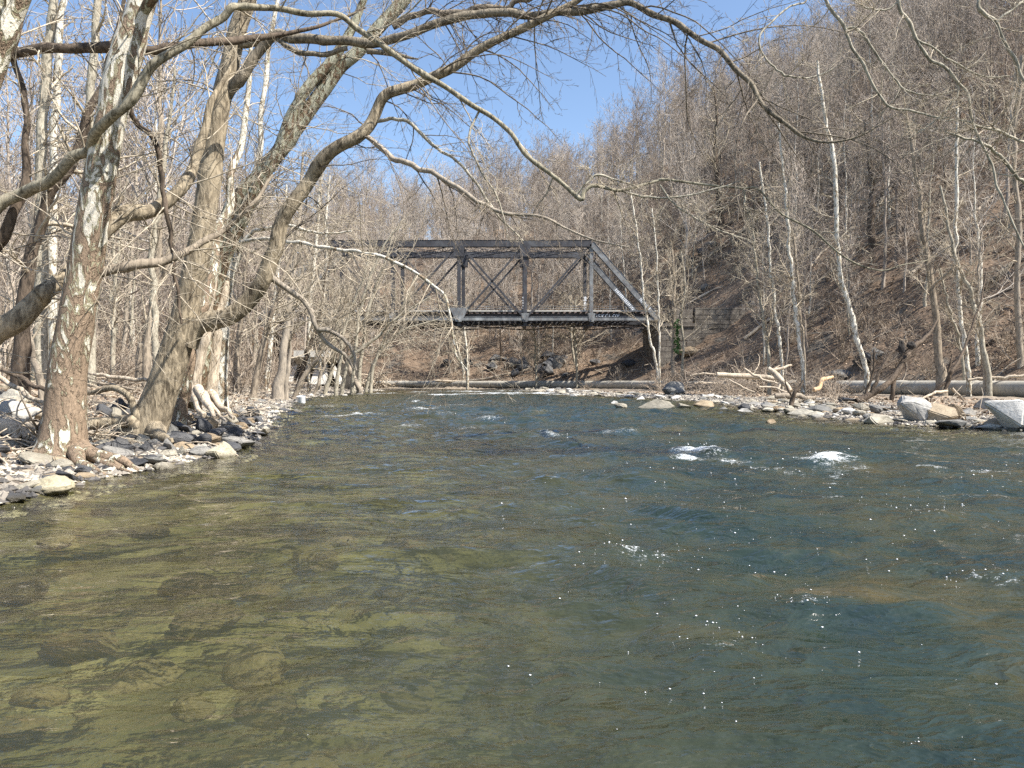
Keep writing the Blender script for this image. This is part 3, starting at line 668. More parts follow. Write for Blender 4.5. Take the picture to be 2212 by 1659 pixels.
def twigsoup(s, P, R, n1=14, L1=1.3, n2=7, n3=5, t0=.25, droop=-.02, ang=.95, K=7, up2=0.0, rmax=.012, pull=None, seed=None, n4=0, rr1=.32, L2=.42, L3=.4):
    """secondary shoots, twigs and twiglets on limb polylines; P list of arrays"""
    Ps, Rs = zip(*[resample(p, r, 24) for p, r in zip(P, R)]); P0 = np.stack(Ps); R0 = np.stack(Rs)
    L = np.full(len(P0), L1) if np.ndim(L1) == 0 else np.asarray(L1)
    A, a = grow(rng, P0, R0, n1, t0, .99, L, ang, K + 2, up=droop, wig=.14, rr=rr1, taper=.3, Lt=.25, pull=pull)
    a = np.minimum(a, rmax * np.linspace(1, .3, a.shape[1])[None]); s.tube(A, a, 4)
    la = np.linalg.norm(A[:, -1] - A[:, 0], axis=1)
    B, b_ = grow(rng, A, a, n2, .12, .98, la * L2, .75, 6, up=droop + up2, wig=.14, rr=.6, taper=.35, Lt=.4)
    b_ = np.maximum(b_, .0026); s.tube(B, b_, 3)
    if n3:
        lb = np.linalg.norm(B[:, -1] - B[:, 0], axis=1)
        C, c = grow(rng, B, b_, n3, .15, .98, lb * L3, .7, 4, up=droop + up2, wig=.12, rr=.7, taper=.5, Lt=.4)
        c = np.maximum(c, .0021); s.tube(C, c, 3)
        return C
    return B

def hero(name, label, cat, parts, twigs=None, twmat=None, loc=None, group=None):
    """parts: [(part name, material, [(P, R, sides)], label)]"""
    first = parts[0][2][0][0]; loc = first[0] if loc is None else loc
    e = empty(name, tuple(loc)); tag(e, label, cat, group)
    for nm, mt, tb, *lb in parts:
        s = Soup()
        for P, R, S in tb: s.tube(P, R, S); s.endcap(P, R, S, -1)
        o = link(nm, s.mesh(nm, True, local=np.array(loc)), e, mt)
        if lb and lb[0]: o["label"] = lb[0]
    if twigs is not None:
        o = link("twigs", twigs.mesh("twigs", True, local=np.array(loc)), e, twmat or B_TWIG)
    return e
def rootpoly(base, pts, r0, r1, n=5, wob=.25, seed=0):
    C = crom(np.array([np.append(p, 0) for p in pts]), n)[:, :3]; t = np.linspace(0, 1, len(C)); R = r0 + (r1 - r0) * t
    s = np.arange(len(C)) * .9 + seed * 5; C = C + np.stack([noise(s, s * 0 + 1), noise(s, s * 0 + 2), noise(s, s * 0 + 3)], 1) * (R[:, None] * wob)
    return C, R
S_ = 14
# --- A: big mottled sycamore at the left waterline
YA = 9.3
A_tr = limb([(124, 1030, YA, 150), (127, 1000, YA, 128), (135, 960, YA, 100), (143, 900, YA, 86), (150, 800, YA, 78), (165, 700, YA, 74), (180, 590, YA, 70), (200, 480, YA, 68), (222, 370, YA, 64), (247, 240, YA, 60), (275, 120, YA, 57), (312, 0, YA, 54), (350, -130, YA, 50), (375, -300, YA, 42), (420, -520, YA, 30), (440, -800, YA - .3, 12)], 7, .12, 1)
tb = [(A_tr[0], A_tr[1], 24)]
roots = []
def lift(t):
    P, R = t[0].copy(), t[1]; f = np.linspace(0, 1, len(P)); P[:, 2] = np.where(f > .25, np.maximum(P[:, 2], ground_z(P[:, 0], P[:, 1]) + R * .35), P[:, 2]); return (P, R) + tuple(t[2:])
for i, (pts, r0, r1) in enumerate([([(150, 945, YA + .25, 44), (200, 985, YA - .15, 34), (235, 994, YA - .3, 24), (270, 1000, YA - .35, 18), (300, 1018, YA - .35, 8)], 0, 0), ([(148, 940, YA + .25, 44), (175, 1000, YA - .5, 26), (205, 1018, YA - .7, 14), (235, 1040, YA - 1.0, 7)], 0, 0),
        ([(125, 945, YA + .25, 44), (80, 985, YA - .2, 30), (58, 1000, YA - .3, 16), (20, 1015, YA - .4, 8)], 0, 0), ([(130, 940, YA + .25, 44), (138, 1010, YA - .5, 22), (160, 1030, YA - .9, 9)], 0, 0), ([(120, 940, YA + .25, 44), (100, 1010, YA - .4, 20), (80, 1028, YA - .6, 8)], 0, 0), ([(240, 994, YA - .3, 16), (262, 1010, YA - .4, 12), (268, 1030, YA - .45, 6)], 0, 0), ([(200, 990, YA - .2, 18), (245, 1012, YA - .5, 12), (285, 1022, YA - .6, 5)], 0, 0)]):
    P, R = limb(pts, 6, .25, i + 3); roots.append(lift((P, R, 10)))
A_l1 = limb([(185, 560, YA, 40), (215, 520, YA + .1, 36), (250, 497, YA + .2, 34), (302, 464, YA + .4, 32), (353, 447, YA + .6, 26), (396, 396, YA + .8, 24), (423, 329, YA + .9, 21), (447, 269, YA + 1, 17), (467, 215, YA + 1.1, 13), (500, 150, YA + 1.3, 8)], 6, .3, 2)
A_l2 = limb([(195, 592, YA, 26), (225, 585, YA + .1, 22), (330, 565, YA + .3, 20), (420, 535, YA + .7, 15), (520, 470, YA + 1.2, 10), (590, 380, YA + 1.6, 6)], 6, .3, 4)
A_l3 = limb([(268, 205, YA, 10), (290, 262, YA + .2, 12), (330, 302, YA + .3, 12), (352, 380, YA + .4, 11), (360, 450, YA + .4, 10), (372, 540, YA + .5, 9), (385, 640, YA + .5, 7), (392, 700, YA + .5, 4)], 6, .3, 5)
A_l4 = limb([(300, 40, YA, 22), (380, -60, YA - .4, 20), (480, -180, YA - .9, 16), (640, -260, YA - 1.4, 9)], 5, .3, 6)
tw = Soup()
twigsoup(tw, [A_l1[0], A_l2[0], A_l3[0], A_l4[0]], [A_l1[1], A_l2[1], A_l3[1], A_l4[1]], 12, 1.5, 7, 5, .25)
twigsoup(tw, [A_tr[0]], [A_tr[1]], 26, 1.6, 7, 4, .25, rr1=.12)
hero("sycamore_tree", "thick mottled brown and white sycamore rooted at the left waterline", "tree",
     [("trunk", B_SYC, tb), ("root_flare", B_SYC, roots), ("limb", B_BROWN, [(*A_l1, 12)]), ("limb", B_MID, [(*A_l2, 12)]), ("limb", B_DARK, [(*A_l3, 8)]), ("limb", B_SYCO, [(*A_l4, 10)])], tw)

# --- E: leaning brown tree with long arching limbs over the river
YE = 12.0
E_tr = limb([(300, 945, YE, 110), (325, 905, YE, 92), (345, 850, YE, 80), (372, 770, YE, 76), (395, 700, YE, 72), (412, 620, YE, 60), (428, 540, YE, 55), (445, 440, YE, 52), (462, 330, YE, 48), (478, 240, YE, 46), (497, 150, YE, 44), (512, 70, YE, 42), (535, 0, YE, 38), (560, -120, YE, 34), (600, -300, YE + .3, 24), (640, -520, YE + .5, 10)], 7, .22, 11, .88)
F1 = limb([(405, 745, YE, 50), (425, 705, YE, 50), (460, 692, YE, 50), (500, 682, YE - .1, 48), (540, 645, YE - .1, 46), (572, 600, YE - .2, 44), (592, 540, YE - .2, 40), (610, 490, YE - .2, 38), (640, 435, YE - .3, 37), (690, 375, YE - .3, 34), (741, 322, YE - .4, 33), (800, 275, YE - .4, 30), (830, 215, YE - .5, 29), (870, 192, YE - .5, 27), (905, 180, YE - .5, 26), (948, 160, YE - .6, 26), (1015, 125, YE - .6, 24), (1076, 92, YE - .7, 22), (1120, 73, YE - .7, 21), (1180, 42, YE - .8, 20), (1229, 15, YE - .8, 17), (1290, -30, YE - .9, 13), (1400, -90, YE - 1, 7)], 6, .2, 12, .80)
F2 = limb([(488, 215, YE, 30), (520, 157, YE - .1, 27), (562, 108, YE - .1, 25), (600, 80, YE - .2, 25), (655, 82, YE - .2, 24), (712, 94, YE - .3, 23), (802, 100, YE - .4, 23), (863, 88, YE - .5, 22), (954, 57, YE - .6, 21), (1015, 39, YE - .6, 20), (1090, 24, YE - .7, 20), (1140, 33, YE - .7, 19), (1212, 24, YE - .8, 18), (1316, 12, YE - .9, 18), (1361, 6, YE - .9, 16), (1401, 24, YE - 1, 15), (1458, 51, YE - 1.1, 14), (1513, 88, YE - 1.2, 14), (1558, 112, YE - 1.3, 13), (1616, 175, YE - 1.4, 12), (1647, 227, YE - 1.5, 12), (1707, 275, YE - 1.6, 10), (1743, 296, YE - 1.6, 8), (1789, 307, YE - 1.7, 6), (1852, 296, YE - 1.8, 5), (1904, 269, YE - 1.8, 3.5), (1975, 225, YE - 1.9, 2)], 5, .2, 13, .85)
F3 = limb([(850, 60, YE - .2, 14), (903, 29, YE - .2, 13), (984, 27, YE - .3, 14), (1050, 22, YE - .3, 13), (1113, 9, YE - .4, 12), (1190, -20, YE - .4, 9)], 5, .25, 14)
F4 = limb([(580, 592, YE - .2, 16), (600, 612, YE - .1, 13), (630, 632, YE, 12), (665, 669, YE, 11), (685, 700, YE, 10), (700, 730, YE + .1, 9), (722, 748, YE + .1, 8), (748, 768, YE + .1, 7), (764, 800, YE + .1, 4)], 5, .15, 15)
F4b = limb([(690, 712, YE, 10), (715, 716, YE, 9), (745, 730, YE - .1, 8), (762, 765, YE - .1, 7), (770, 800, YE - .1, 4)], 5, .3, 16)
F5 = limb([(812, 262, YE - .4, 9), (850, 258, YE - .5, 8), (890, 270, YE - .6, 8), (947, 322, YE - .7, 7), (985, 345, YE - .8, 6), (1020, 385, YE - .8, 6), (1050, 430, YE - .8, 5), (1080, 470, YE - .9, 4), (1130, 520, YE - 1, 3)], 5, .3, 17)
F6 = limb([(785, 290, YE - .4, 10), (830, 328, YE - .5, 12), (878, 352, YE - .7, 12), (930, 375, YE - .8, 11), (980, 402, YE - .9, 10), (1030, 432, YE - 1, 9), (1066, 455, YE - 1.0, 8), (1110, 462, YE - 1.1, 7), (1170, 470, YE - 1.2, 6), (1215, 490, YE - 1.2, 5), (1290, 520, YE - 1.3, 4), (1360, 535, YE - 1.4, 2.5)], 5, .25, 18)
Eroot = [(*limb([(330, 925, YE - .1, 60), (290, 915, YE - .3, 34), (240, 918, YE - .5, 26), (180, 922, YE - .6, 26), (110, 915, YE - .5, 24)], 6, .2, 21), 12), (*limb([(310, 920, YE - .2, 34), (289, 895, YE - .3, 18), (276, 862, YE - .2, 15), (255, 845, YE, 14), (230, 840, YE + .1, 12), (188, 846, YE + .3, 10)], 6, .25, 22), 10),
         (*limb([(335, 930, YE - .2, 44), (350, 945, YE - .5, 22), (372, 950, YE - .7, 10)], 5, .2, 23), 9)]
stub = limb([(560, 93, YE - .15, 17), (530, 96, YE - .1, 17), (505, 97, YE, 16)], 4, .1, 24)
stub2 = limb([(795, 112, YE - .4, 13), (860, 120, YE - .5, 10), (905, 128, YE - .5, 3)], 4, .2, 25)
stub3 = limb([(600, 84, YE - .2, 12), (640, 110, YE - .25, 11), (690, 118, YE - .3, 11), (750, 108, YE - .35, 10)], 4, .2, 26)
Eroot = [lift(r_) for r_ in Eroot]
tw = Soup()
lim = [F1, F2, F3]
twigsoup(tw, [l[0] for l in lim], [l[1] for l in lim], 26, [1.5, 1.5, 1.0], 8, 5, .16, droop=-.05)
# long drooping shoots that hang from the arching limbs in front of the hill
P0, R0 = resample(F2[0][60:], F2[1][60:], 40); P1, R1 = resample(F1[0][70:], F1[1][70:], 40)
G, g_ = grow(rng, np.stack([P0, P1]), np.stack([R0, R1]), 15, .05, .97, np.array([2.3, 1.9]), .9, 13, up=-.12, wig=.09, rr=.45, taper=.25, Lt=.25, pull=(.10, 0, 0))
g_ = np.minimum(g_, .014 * np.linspace(1, .3, 13)[None]); tw.tube(G, g_, 5)
twigsoup(tw, list(G), list(g_), 7, .55, 4, 3, .1, droop=-.01, rr1=.6)
twigsoup(tw, [F4[0], F4b[0]], [F4[1], F4b[1]], 6, .8, 4, 3, .2, droop=-.01, rr1=.2); twigsoup(tw, [F5[0], F6[0]], [F5[1], F6[1]], 15, 1.1, 6, 4, .2, droop=-.01)
CE = twigsoup(tw, [E_tr[0]], [E_tr[1]], 26, 1.7, 7, 4, .45, rr1=.14)
hero("leaning_tree", "leaning brown-barked tree whose long limbs arch over the river to the hill side", "tree",
     [("trunk", B_BROWN, [(*E_tr, 20)]), ("root_flare", B_BROWN, Eroot), ("limb", B_BROWN, [(*F1, 14), (*stub, 9)]), ("limb", B_MID2, [(*F2, 12), (*stub2, 8), (*stub3, 8)]), ("limb", B_MID, [(*F3, 10)]), ("limb", B_MID, [(*F4, 10), (*F4b, 8)]), ("limb", B_PALE, [(*F5, 8)]), ("limb", B_MID, [(*F6, 8)])], tw, B_TWIGM)
_e = bpy.data.objects["leaning_tree"]; _g = np.random.default_rng(8); _c = CE[_g.random(len(CE)) < .22][:, -1]; _q = _g.normal(size=(len(_c), 4, 3)) * .016; s = Soup(); s.add((_c[:, None] + _q).reshape(-1, 3), np.arange(len(_c) * 4).reshape(-1, 4)); link("young_leaves", s.mesh("young_leaves", False, local=np.array(_e.location)), _e, m_plain("fresh_leaf", (.16, .20, .04), (.30, .34, .09), 9, .6))

# --- G: clump of sycamore stems behind it
YG = 16.0
G1 = limb([(400, 880, YG, 50), (412, 830, YG, 40), (430, 750, YG, 34), (448, 660, YG, 32), (470, 575, YG, 33), (502, 453, YG, 34), (562, 378, YG, 33), (623, 302, YG, 32), (683, 218, YG, 31), (731, 151, YG, 29), (774, 115, YG, 28), (819, 60, YG, 27), (874, 0, YG, 25), (950, -110, YG, 20), (1010, -260, YG, 12)], 6, .15, 31)
G2 = limb([(425, 860, YG + .2, 36), (440, 770, YG + .2, 30), (452, 700, YG + .2, 26), (472, 610, YG + .1, 26), (500, 520, YG, 26), (548, 420, YG - .2, 26), (600, 330, YG - .2, 25), (632, 246, YG - .2, 25), (683, 172, YG - .2, 23), (719, 121, YG - .2, 21), (744, 85, YG - .2, 20), (768, 45, YG - .2, 17), (792, 0, YG - .2, 15), (840, -100, YG - .3, 10)], 6, .15, 32)
G3 = limb([(415, 870, YG - .3, 34), (424, 800, YG - .3, 27), (438, 735, YG - .3, 24), (448, 680, YG - .3, 20), (462, 610, YG - .3, 12), (468, 590, YG - .3, 5)], 5, .2, 33)
G4 = limb([(452, 870, YG + .3, 34), (458, 800, YG + .3, 26), (466, 720, YG + .3, 24), (475, 660, YG + .3, 20), (488, 610, YG + .3, 10)], 5, .2, 34)
Gr = [(*limb([(418, 850, YG - .4, 22), (432, 882, YG - .8, 14), (444, 900, YG - 1.2, 10)], 5, .2, 41), 8), (*limb([(428, 840, YG - .4, 22), (450, 880, YG - 1, 13), (462, 905, YG - 1.5, 9)], 5, .2, 42), 8), (*limb([(455, 850, YG - .2, 20), (482, 880, YG - .8, 12), (505, 905, YG - 1.5, 7)], 5, .2, 43), 8), (*limb([(440, 850, YG - .4, 14), (470, 890, YG - 1.2, 8), (490, 912, YG - 1.8, 5)], 5, .2, 44), 7), (*limb([(392, 870, YG - .3, 18), (385, 890, YG - .7, 14), (380, 905, YG - 1, 8)], 5, .2, 45), 7)]
Gr = [lift(r_) for r_ in Gr]; tw = Soup(); twigsoup(tw, [G1[0], G2[0]], [G1[1], G2[1]], 30, 2.1, 8, 5, .35, rr1=.16)
hero("sycamore_tree", "twin-stemmed olive and white sycamore leaning right behind the brown leaning tree", "tree",
     [("trunk", B_SYCO, [(*G1, 16)]), ("trunk", B_SYCO, [(*G2, 14)]), ("dead_stem", B_DEAD, [(*G3, 12)]), ("dead_stem", B_DEAD, [(*G4, 12)]), ("root_flare", B_DEAD, Gr)], tw)
# --- H: white sycamore beside it, with the long white limb reaching right
YH = 17.0
H1 = limb([(478, 880, YH, 38), (476, 830, YH, 31), (478, 780, YH, 28), (483, 700, YH, 26), (490, 620, YH, 26), (498, 580, YH, 27), (512, 545, YH, 24), (522, 500, YH, 16), (545, 440, YH, 12), (560, 330, YH + .3, 11), (572, 200, YH + .5, 10), (590, 60, YH + .8, 9), (610, -60, YH + 1, 7)], 6, .12, 51)
H2 = limb([(508, 555, YH, 17), (523, 523, YH - .2, 12), (570, 516, YH - .5, 11), (617, 519, YH - .8, 11), (677, 530, YH - 1.2, 11), (759, 542, YH - 1.7, 10), (827, 557, YH - 2, 10), (895, 587, YH - 2.3, 9), (936, 617, YH - 2.5, 8), (963, 645, YH - 2.7, 7), (972, 690, YH - 2.8, 6), (980, 740, YH - 2.9, 5), (990, 775, YH - 3, 4), (1010, 800, YH - 3, 2.5)], 6, .3, 52, .72)
H3 = limb([(515, 535, YH, 9), (540, 505, YH - .1, 8), (575, 492, YH - .3, 8), (620, 488, YH - .4, 7), (690, 505, YH - .6, 5), (760, 500, YH - .8, 3)], 5, .3, 53)
tw = Soup(); twigsoup(tw, [H2[0], H3[0]], [H2[1], H3[1]], 22, 1.7, 7, 5, .2, rr1=.4); twigsoup(tw, [H1[0]], [H1[1]], 22, 2, 7, 4, .4, rr1=.2)
hero("sycamore_tree", "slim white sycamore with one long white limb reaching right towards the bridge", "tree", [("trunk", B_SYCW, [(*H1, 14)]), ("limb", B_SYCW, [(*H2, 9)]), ("limb", B_SYCW, [(*H3, 7)])], tw)
# --- small brown-mottled stem in front of the clump
YI = 13.2
I1 = limb([(385, 935, YI, 40), (388, 900, YI, 32), (394, 840, YI, 28), (405, 770, YI, 26), (425, 690, YI + .3, 24), (450, 590, YI + .6, 22), (478, 500, YI + 1, 20), (500, 400, YI + 1.2, 17), (530, 250, YI + 1.5, 12), (545, 100, YI + 1.6, 8)], 6, .15, 61)
tw = Soup(); twigsoup(tw, [I1[0]], [I1[1]], 16, 1.4, 6, 4, .5, rr1=.2)
hero("sycamore_tree", "short flaking brown sycamore stem tight behind the leaning trunk's foot", "tree", [("trunk", B_SYC, [(*I1, 12)])], tw)

# --- off-frame sycamore on the near left bank: its limbs cross the top of the view
YO = 5.2; ox = -6.6; O0 = np.array([(ox, 4.2, -.1), (ox + .05, 4.25, .8), (ox + .35, 4.4, 2.2), (ox + .9, 4.7, 3.9), (ox + 1.6, 5.0, 5.6), (ox + 2.1, 5.2, 7.4), (ox + 2.4, 5.2, 9.6), (ox + 2.6, 5.0, 12)])
C0 = crom(np.hstack([O0, np.array([[.34, .27, .24, .22, .19, .15, .11, .05]]).T]), 6); 
# the mottled stem crossing the top-left corner
O1 = limb([(-150, 460, 6.0, 60), (-95, 330, 6.0, 62), (-40, 190, 6.0, 64), (5, 60, 6.0, 66), (45, -40, 6.0, 66), (100, -180, 6.0, 58), (170, -360, 6.0, 44), (230, -560, 6.0, 22)], 6, .12, 71)
O1r = limb([(-250, 1010, 6.0, 88), (-238, 900, 6.0, 74), (-215, 740, 6.0, 68), (-185, 590, 6.0, 64), (-150, 460, 6.0, 60)], 6, .12, 72)
LC = limb([(-60, 520, 9.6, 34), (-20, 455, 9.6, 32), (3, 428, 9.6, 31), (40, 415, 9.6, 30), (90, 400, 9.5, 29), (135, 370, 9.4, 28), (175, 330, 9.3, 27), (215, 280, 9.0, 27), (260, 232, 8.8, 26), (305, 180, 8.8, 25), (340, 130, 8.8, 24), (390, 95, 8.9, 22), (440, 55, 9.0, 21), (480, 32, 9.1, 20), (500, 10, 9.1, 20), (520, 12, 9.2, 18), (585, 20, 9.3, 16), (653, 29, 9.4, 15), (725, 36, 9.5, 15), (765, 58, 9.6, 15), (804, 82, 9.6, 15), (880, 139, 9.7, 15), (940, 175, 9.8, 14), (975, 198, 9.9, 13), (1016, 227, 9.9, 13), (1061, 257, 10, 12), (1106, 293, 10, 12), (1140, 335, 10, 12), (1186, 372, 10, 11), (1225, 405, 10, 11), (1256, 430, 10, 12), (1262, 415, 10, 11), (1283, 403, 10, 9), (1331, 411, 10.1, 8), (1380, 402, 10.1, 7), (1416, 393, 10.2, 7), (1437, 389, 10.2, 7), (1520, 398, 10.2, 6), (1603, 408, 10.3, 5.5), (1637, 410, 10.3, 5), (1692, 465, 10.3, 5), (1755, 500, 10.4, 5), (1834, 562, 10.5, 4.5), (1904, 585, 10.6, 3.5), (1950, 572, 10.6, 3), (2007, 562, 10.7, 2)], 5, .12, 73, .82)
LC0 = limb([(-230, 980, 9.6, 60), (-190, 850, 9.6, 50), (-140, 700, 9.6, 42), (-95, 590, 9.6, 38), (-60, 520, 9.6, 34)], 6, .12, 74)
kids = [limb([(1244, 420, 10, 5), (1270, 395, 10, 5), (1290, 380, 10, 5), (1330, 388, 10, 4), (1380, 405, 10, 2.5)], 5, .2, 75),
        limb([(1331, 411, 10.1, 5), (1400, 425, 10.1, 4.5), (1470, 425, 10.1, 4), (1560, 405, 10.1, 3), (1600, 390, 10.1, 2)], 5, .2, 76),
        limb([(1605, 408, 10.3, 5), (1610, 425, 10.3, 4.5), (1608, 445, 10.3, 4.5), (1622, 470, 10.3, 3)], 4, .2, 77),
        limb([(1425, 400, 10.1, 4), (1455, 440, 10.1, 4), (1500, 470, 10.1, 3), (1560, 500, 10.1, 2.5), (1620, 520, 10.1, 2)], 4, .2, 78),
        limb([(790, 72, 9.6, 5), (830, 60, 9.5, 4.5), (880, 30, 9.5, 4), (930, -20, 9.4, 3)], 4, .2, 79), limb([(1035, 240, 10, 5), (1012, 300, 9.9, 4.5), (1035, 360, 9.8, 4), (1075, 430, 9.8, 3.5), (1095, 500, 9.8, 2)], 5, .3, 80)]
tw = Soup(); P0, R0 = resample(LC[0][20:], LC[1][20:], 60); twigsoup(tw, [P0] + [k[0] for k in kids], [R0] + [k[1] for k in kids], 16, [1.0] + [.6] * len(kids), 6, 4, .05, rr1=.35)
hero("sycamore_tree", "tree at the left edge sending one long pale limb across the whole sky", "tree", [("trunk", B_MID, [(*LC0, 14)]), ("limb", B_LIMB, [(*LC, 12)], "long grey-white limb with a sharp kink over the river"), *[("branch", B_PALE, [(*k, 6)]) for k in kids]], tw)
tw = Soup(); twigsoup(tw, [O1[0]], [O1[1]], 14, 1.4, 6, 4, .3, rr1=.12)
hero("sycamore_tree", "thick mottled sycamore leaning across the top left corner", "tree", [("trunk", B_SYC, [(np.vstack([O1r[0][:-1], O1[0]]), np.r_[O1r[1][:-1], O1[1]], 18)])], tw)
# horizontal dark limb and the stout low limb on the left
LD = limb([(-120, 150, 9.9, 26), (-40, 128, 9.9, 22), (50, 112, 9.9, 20), (110, 103, 9.9, 20), (200, 99, 10.0, 20), (300, 103, 10.1, 19), (380, 100, 10.3, 18), (450, 94, 10.6, 17), (520, 90, 11, 15), (600, 78, 11.3, 11), (700, 52, 11.6, 7), (790, 20, 12, 4)], 6, .25, 81)
LD0 = limb([(-190, 930, 9.9, 54), (-175, 700, 9.9, 46), (-160, 450, 9.9, 40), (-145, 250, 9.9, 34), (-120, 150, 9.9, 26), (-90, 0, 9.9, 20), (-60, -200, 9.9, 12)], 6, .12, 82)
LL = limb([(-190, 930, 9.9, 40), (-110, 820, 9.9, 44), (-40, 755, 9.9, 44), (0, 716, 9.9, 42), (40, 690, 9.9, 40), (80, 650, 10, 40), (110, 625, 10, 36), (135, 602, 10.2, 28), (165, 560, 10.6, 20), (215, 500, 11, 14), (260, 420, 11.5, 8)], 6, .3, 83)
LM = limb([(-170, 600, 9.9, 30), (-60, 560, 9.8, 30), (0, 520, 9.8, 26), (30, 470, 9.8, 22), (50, 400, 9.9, 18), (48, 320, 9.9, 14), (60, 240, 10, 12), (30, 140, 10, 12), (20, 60, 10, 9)], 6, .25, 84)
tw = Soup(); twigsoup(tw, [LD[0], LL[0], LM[0]], [LD[1], LL[1], LM[1]], 18, 1.3, 6, 4, .2, rr1=.25)
hero("riverbank_tree", "dark left-edge tree with a level limb high up and a stout knobbly limb lower", "tree", [("trunk", B_DARK, [(*LD0, 14)]), ("limb", B_DARK, [(*LD, 12)]), ("limb", B_BROWN, [(*LL, 12)]), ("limb", B_DARK, [(*LM, 10)])], tw)

# --- overhanging tree beyond the right edge: arching pale shoots that come down from the top right
YR = 9.5
rt = limb([(2900, 960, 14, 90), (2880, 700, 14, 74), (2840, 350, 13.6, 66), (2780, 0, 13, 58), (2680, -300, 12.4, 46), (2560, -520, 11.8, 34), (2400, -640, 11.2, 26), (2200, -700, 10.6, 20), (2000, -660, 10.2, 15), (1850, -560, 10, 10), (1750, -420, 9.8, 6)], 6, .15, 91)
def rl(nodes, seed): return limb([(a, b_, YR + c_, w_) for a, b_, c_, w_ in nodes], 6, .3, seed)
RB = [rl([(1900, -600, .6, 10), (1800, -300, .4, 9), (1775, -100, .1, 8), (1781, 0, 0, 7), (1798, 30, 0, 7), (1822, 63, 0, 7), (1846, 112, 0, 6.5), (1873, 160, 0, 6), (1895, 203, 0, 5), (1922, 230, 0, 5), (1979, 242, 0, 4.5), (2019, 255, 0, 4), (2058, 254, 0, 2)], 1),
      rl([(2200, -690, 1, 12), (2050, -400, .6, 10), (1960, -150, .2, 9), (1940, 0, 0, 8), (1958, 45, 0, 8), (1979, 88, 0, 7), (2010, 127, 0, 7), (2040, 148, 0, 6), (2088, 206, 0, 6), (2100, 272, 0, 5.5), (2143, 357, 0, 5), (2155, 408, 0, 5), (2176, 454, 0, 4.5), (2194, 499, 0, 4), (2225, 560, 0, 3)], 2),
      rl([(2400, -630, 1.6, 14), (2250, -350, 1, 12), (2150, -120, .4, 9), (2112, 0, .2, 8), (2118, 30, .2, 8), (2149, 51, .2, 8), (2170, 91, .2, 7), (2191, 130, .2, 7), (2212, 175, .2, 6), (2260, 260, .2, 4)], 3),
      rl([(1822, 63, 0, 5), (1850, 62, 0, 6), (1870, 85, 0, 6), (1887, 112, 0, 5), (1930, 170, 0, 4), (1955, 195, 0, 4), (2010, 208, 0, 3), (2065, 195, 0, 2)], 4),
      rl([(1940, 5, 0, 4), (1915, 22, 0, 4), (1890, 22, 0, 4), (1860, 14, 0, 3), (1835, -10, 0, 2)], 5),
      rl([(1979, 88, 0, 5), (2015, 105, 0, 4), (2050, 130, 0, 4), (2095, 155, 0, 3.5), (2135, 168, 0, 3), (2180, 165, 0, 2)], 6),
      rl([(1755, -80, .2, 5), (1740, 0, .2, 4), (1700, 20, .1, 4), (1645, 70, 0, 4), (1640, 105, 0, 4), (1665, 140, 0, 4), (1700, 165, 0, 4), (1750, 168, 0, 3), (1800, 150, 0, 2)], 7),
      rl([(2149, 51, .2, 5), (2185, 20, .2, 5), (2230, -10, .3, 4)], 8), rl([(2040, 148, 0, 5), (2070, 190, 0, 4), (2050, 230, 0, 3), (2010, 268, 0, 3), (1960, 300, 0, 2)], 9),
      rl([(2250, 330, .4, 7), (2212, 310, .2, 6), (2170, 290, .1, 6), (2110, 272, 0, 5), (2070, 260, 0, 4), (2040, 262, 0, 2)], 10), rl([(2260, 420, .4, 8), (2200, 385, .2, 7), (2150, 330, .1, 7), (2120, 310, 0, 6), (2080, 298, 0, 5), (2040, 285, 0, 2)], 11)]
tw = Soup(); twigsoup(tw, [l[0] for l in RB], [l[1] for l in RB], 12, .75, 5, 4, .3, droop=.02, rr1=.5)
hero("overhanging_tree", "pale thin-limbed tree drooping into view from above the top right corner", "tree", [("trunk", B_MID, [(*rt, 14)])] + [("branch", B_PALE, [(*l, 7)]) for l in RB], tw)

# ------------------------------------------------------------------ traced trees of the middle distance
def ztree(nodes, Y, base_ground=True, extra=0.4):
    P, R = limb([(a, b_, Y, w_) for a, b_, w_ in nodes], 6, .25, int(nodes[0][0]))
    if base_ground:
        g0 = gz(P[0][0], P[0][1]) - .25
        if P[0][2] > g0: P = np.vstack([[P[0][0], P[0][1], g0], P]); R = np.r_[R[0] * 1.25, R]
    return P, R
def traced(label, nodes, Y, mat, cat="tree", name="bare_tree", n1=16, L1=1.8, t0=.35, group=None, twm=None, nn=(6, 4)):
    P, R = ztree(nodes, Y); tw = Soup(); rm = Y * 1.5e-3
    Ps, Rs = resample(P, R, 24)
    A, a = grow(rng, Ps[None], Rs[None], n1, t0, .98, L1, .85, 8, up=.05, wig=.13, rr=.42, taper=.25, Lt=.45); tw.tube(A, a, 4)
    la = np.linalg.norm(A[:, -1] - A[:, 0], axis=1); B, b_ = grow(rng, A, a, nn[0], .15, .98, la * .5, .75, 6, up=.02, wig=.14, rr=.6, taper=.4); b_ = np.maximum(b_, Y * 1.7e-4); tw.tube(B, b_, 3)
    lb = np.linalg.norm(B[:, -1] - B[:, 0], axis=1); C, c = grow(rng, B, b_, nn[1], .15, .98, lb * .5, .7, 4, up=.02, wig=.14, rr=.7, taper=.5); c = np.maximum(c, Y * 1.4e-4); tw.tube(C, c, 3)
    e = empty(name, tuple(P[0])); tag(e, label, cat, group)
    s = Soup(); s.tube(P, R, 10); link("trunk", s.mesh("trunk", True, local=P[0]), e, mat); link("crown", tw.mesh("crown", True, local=P[0]), e, twm or B_TWIG)
    return e
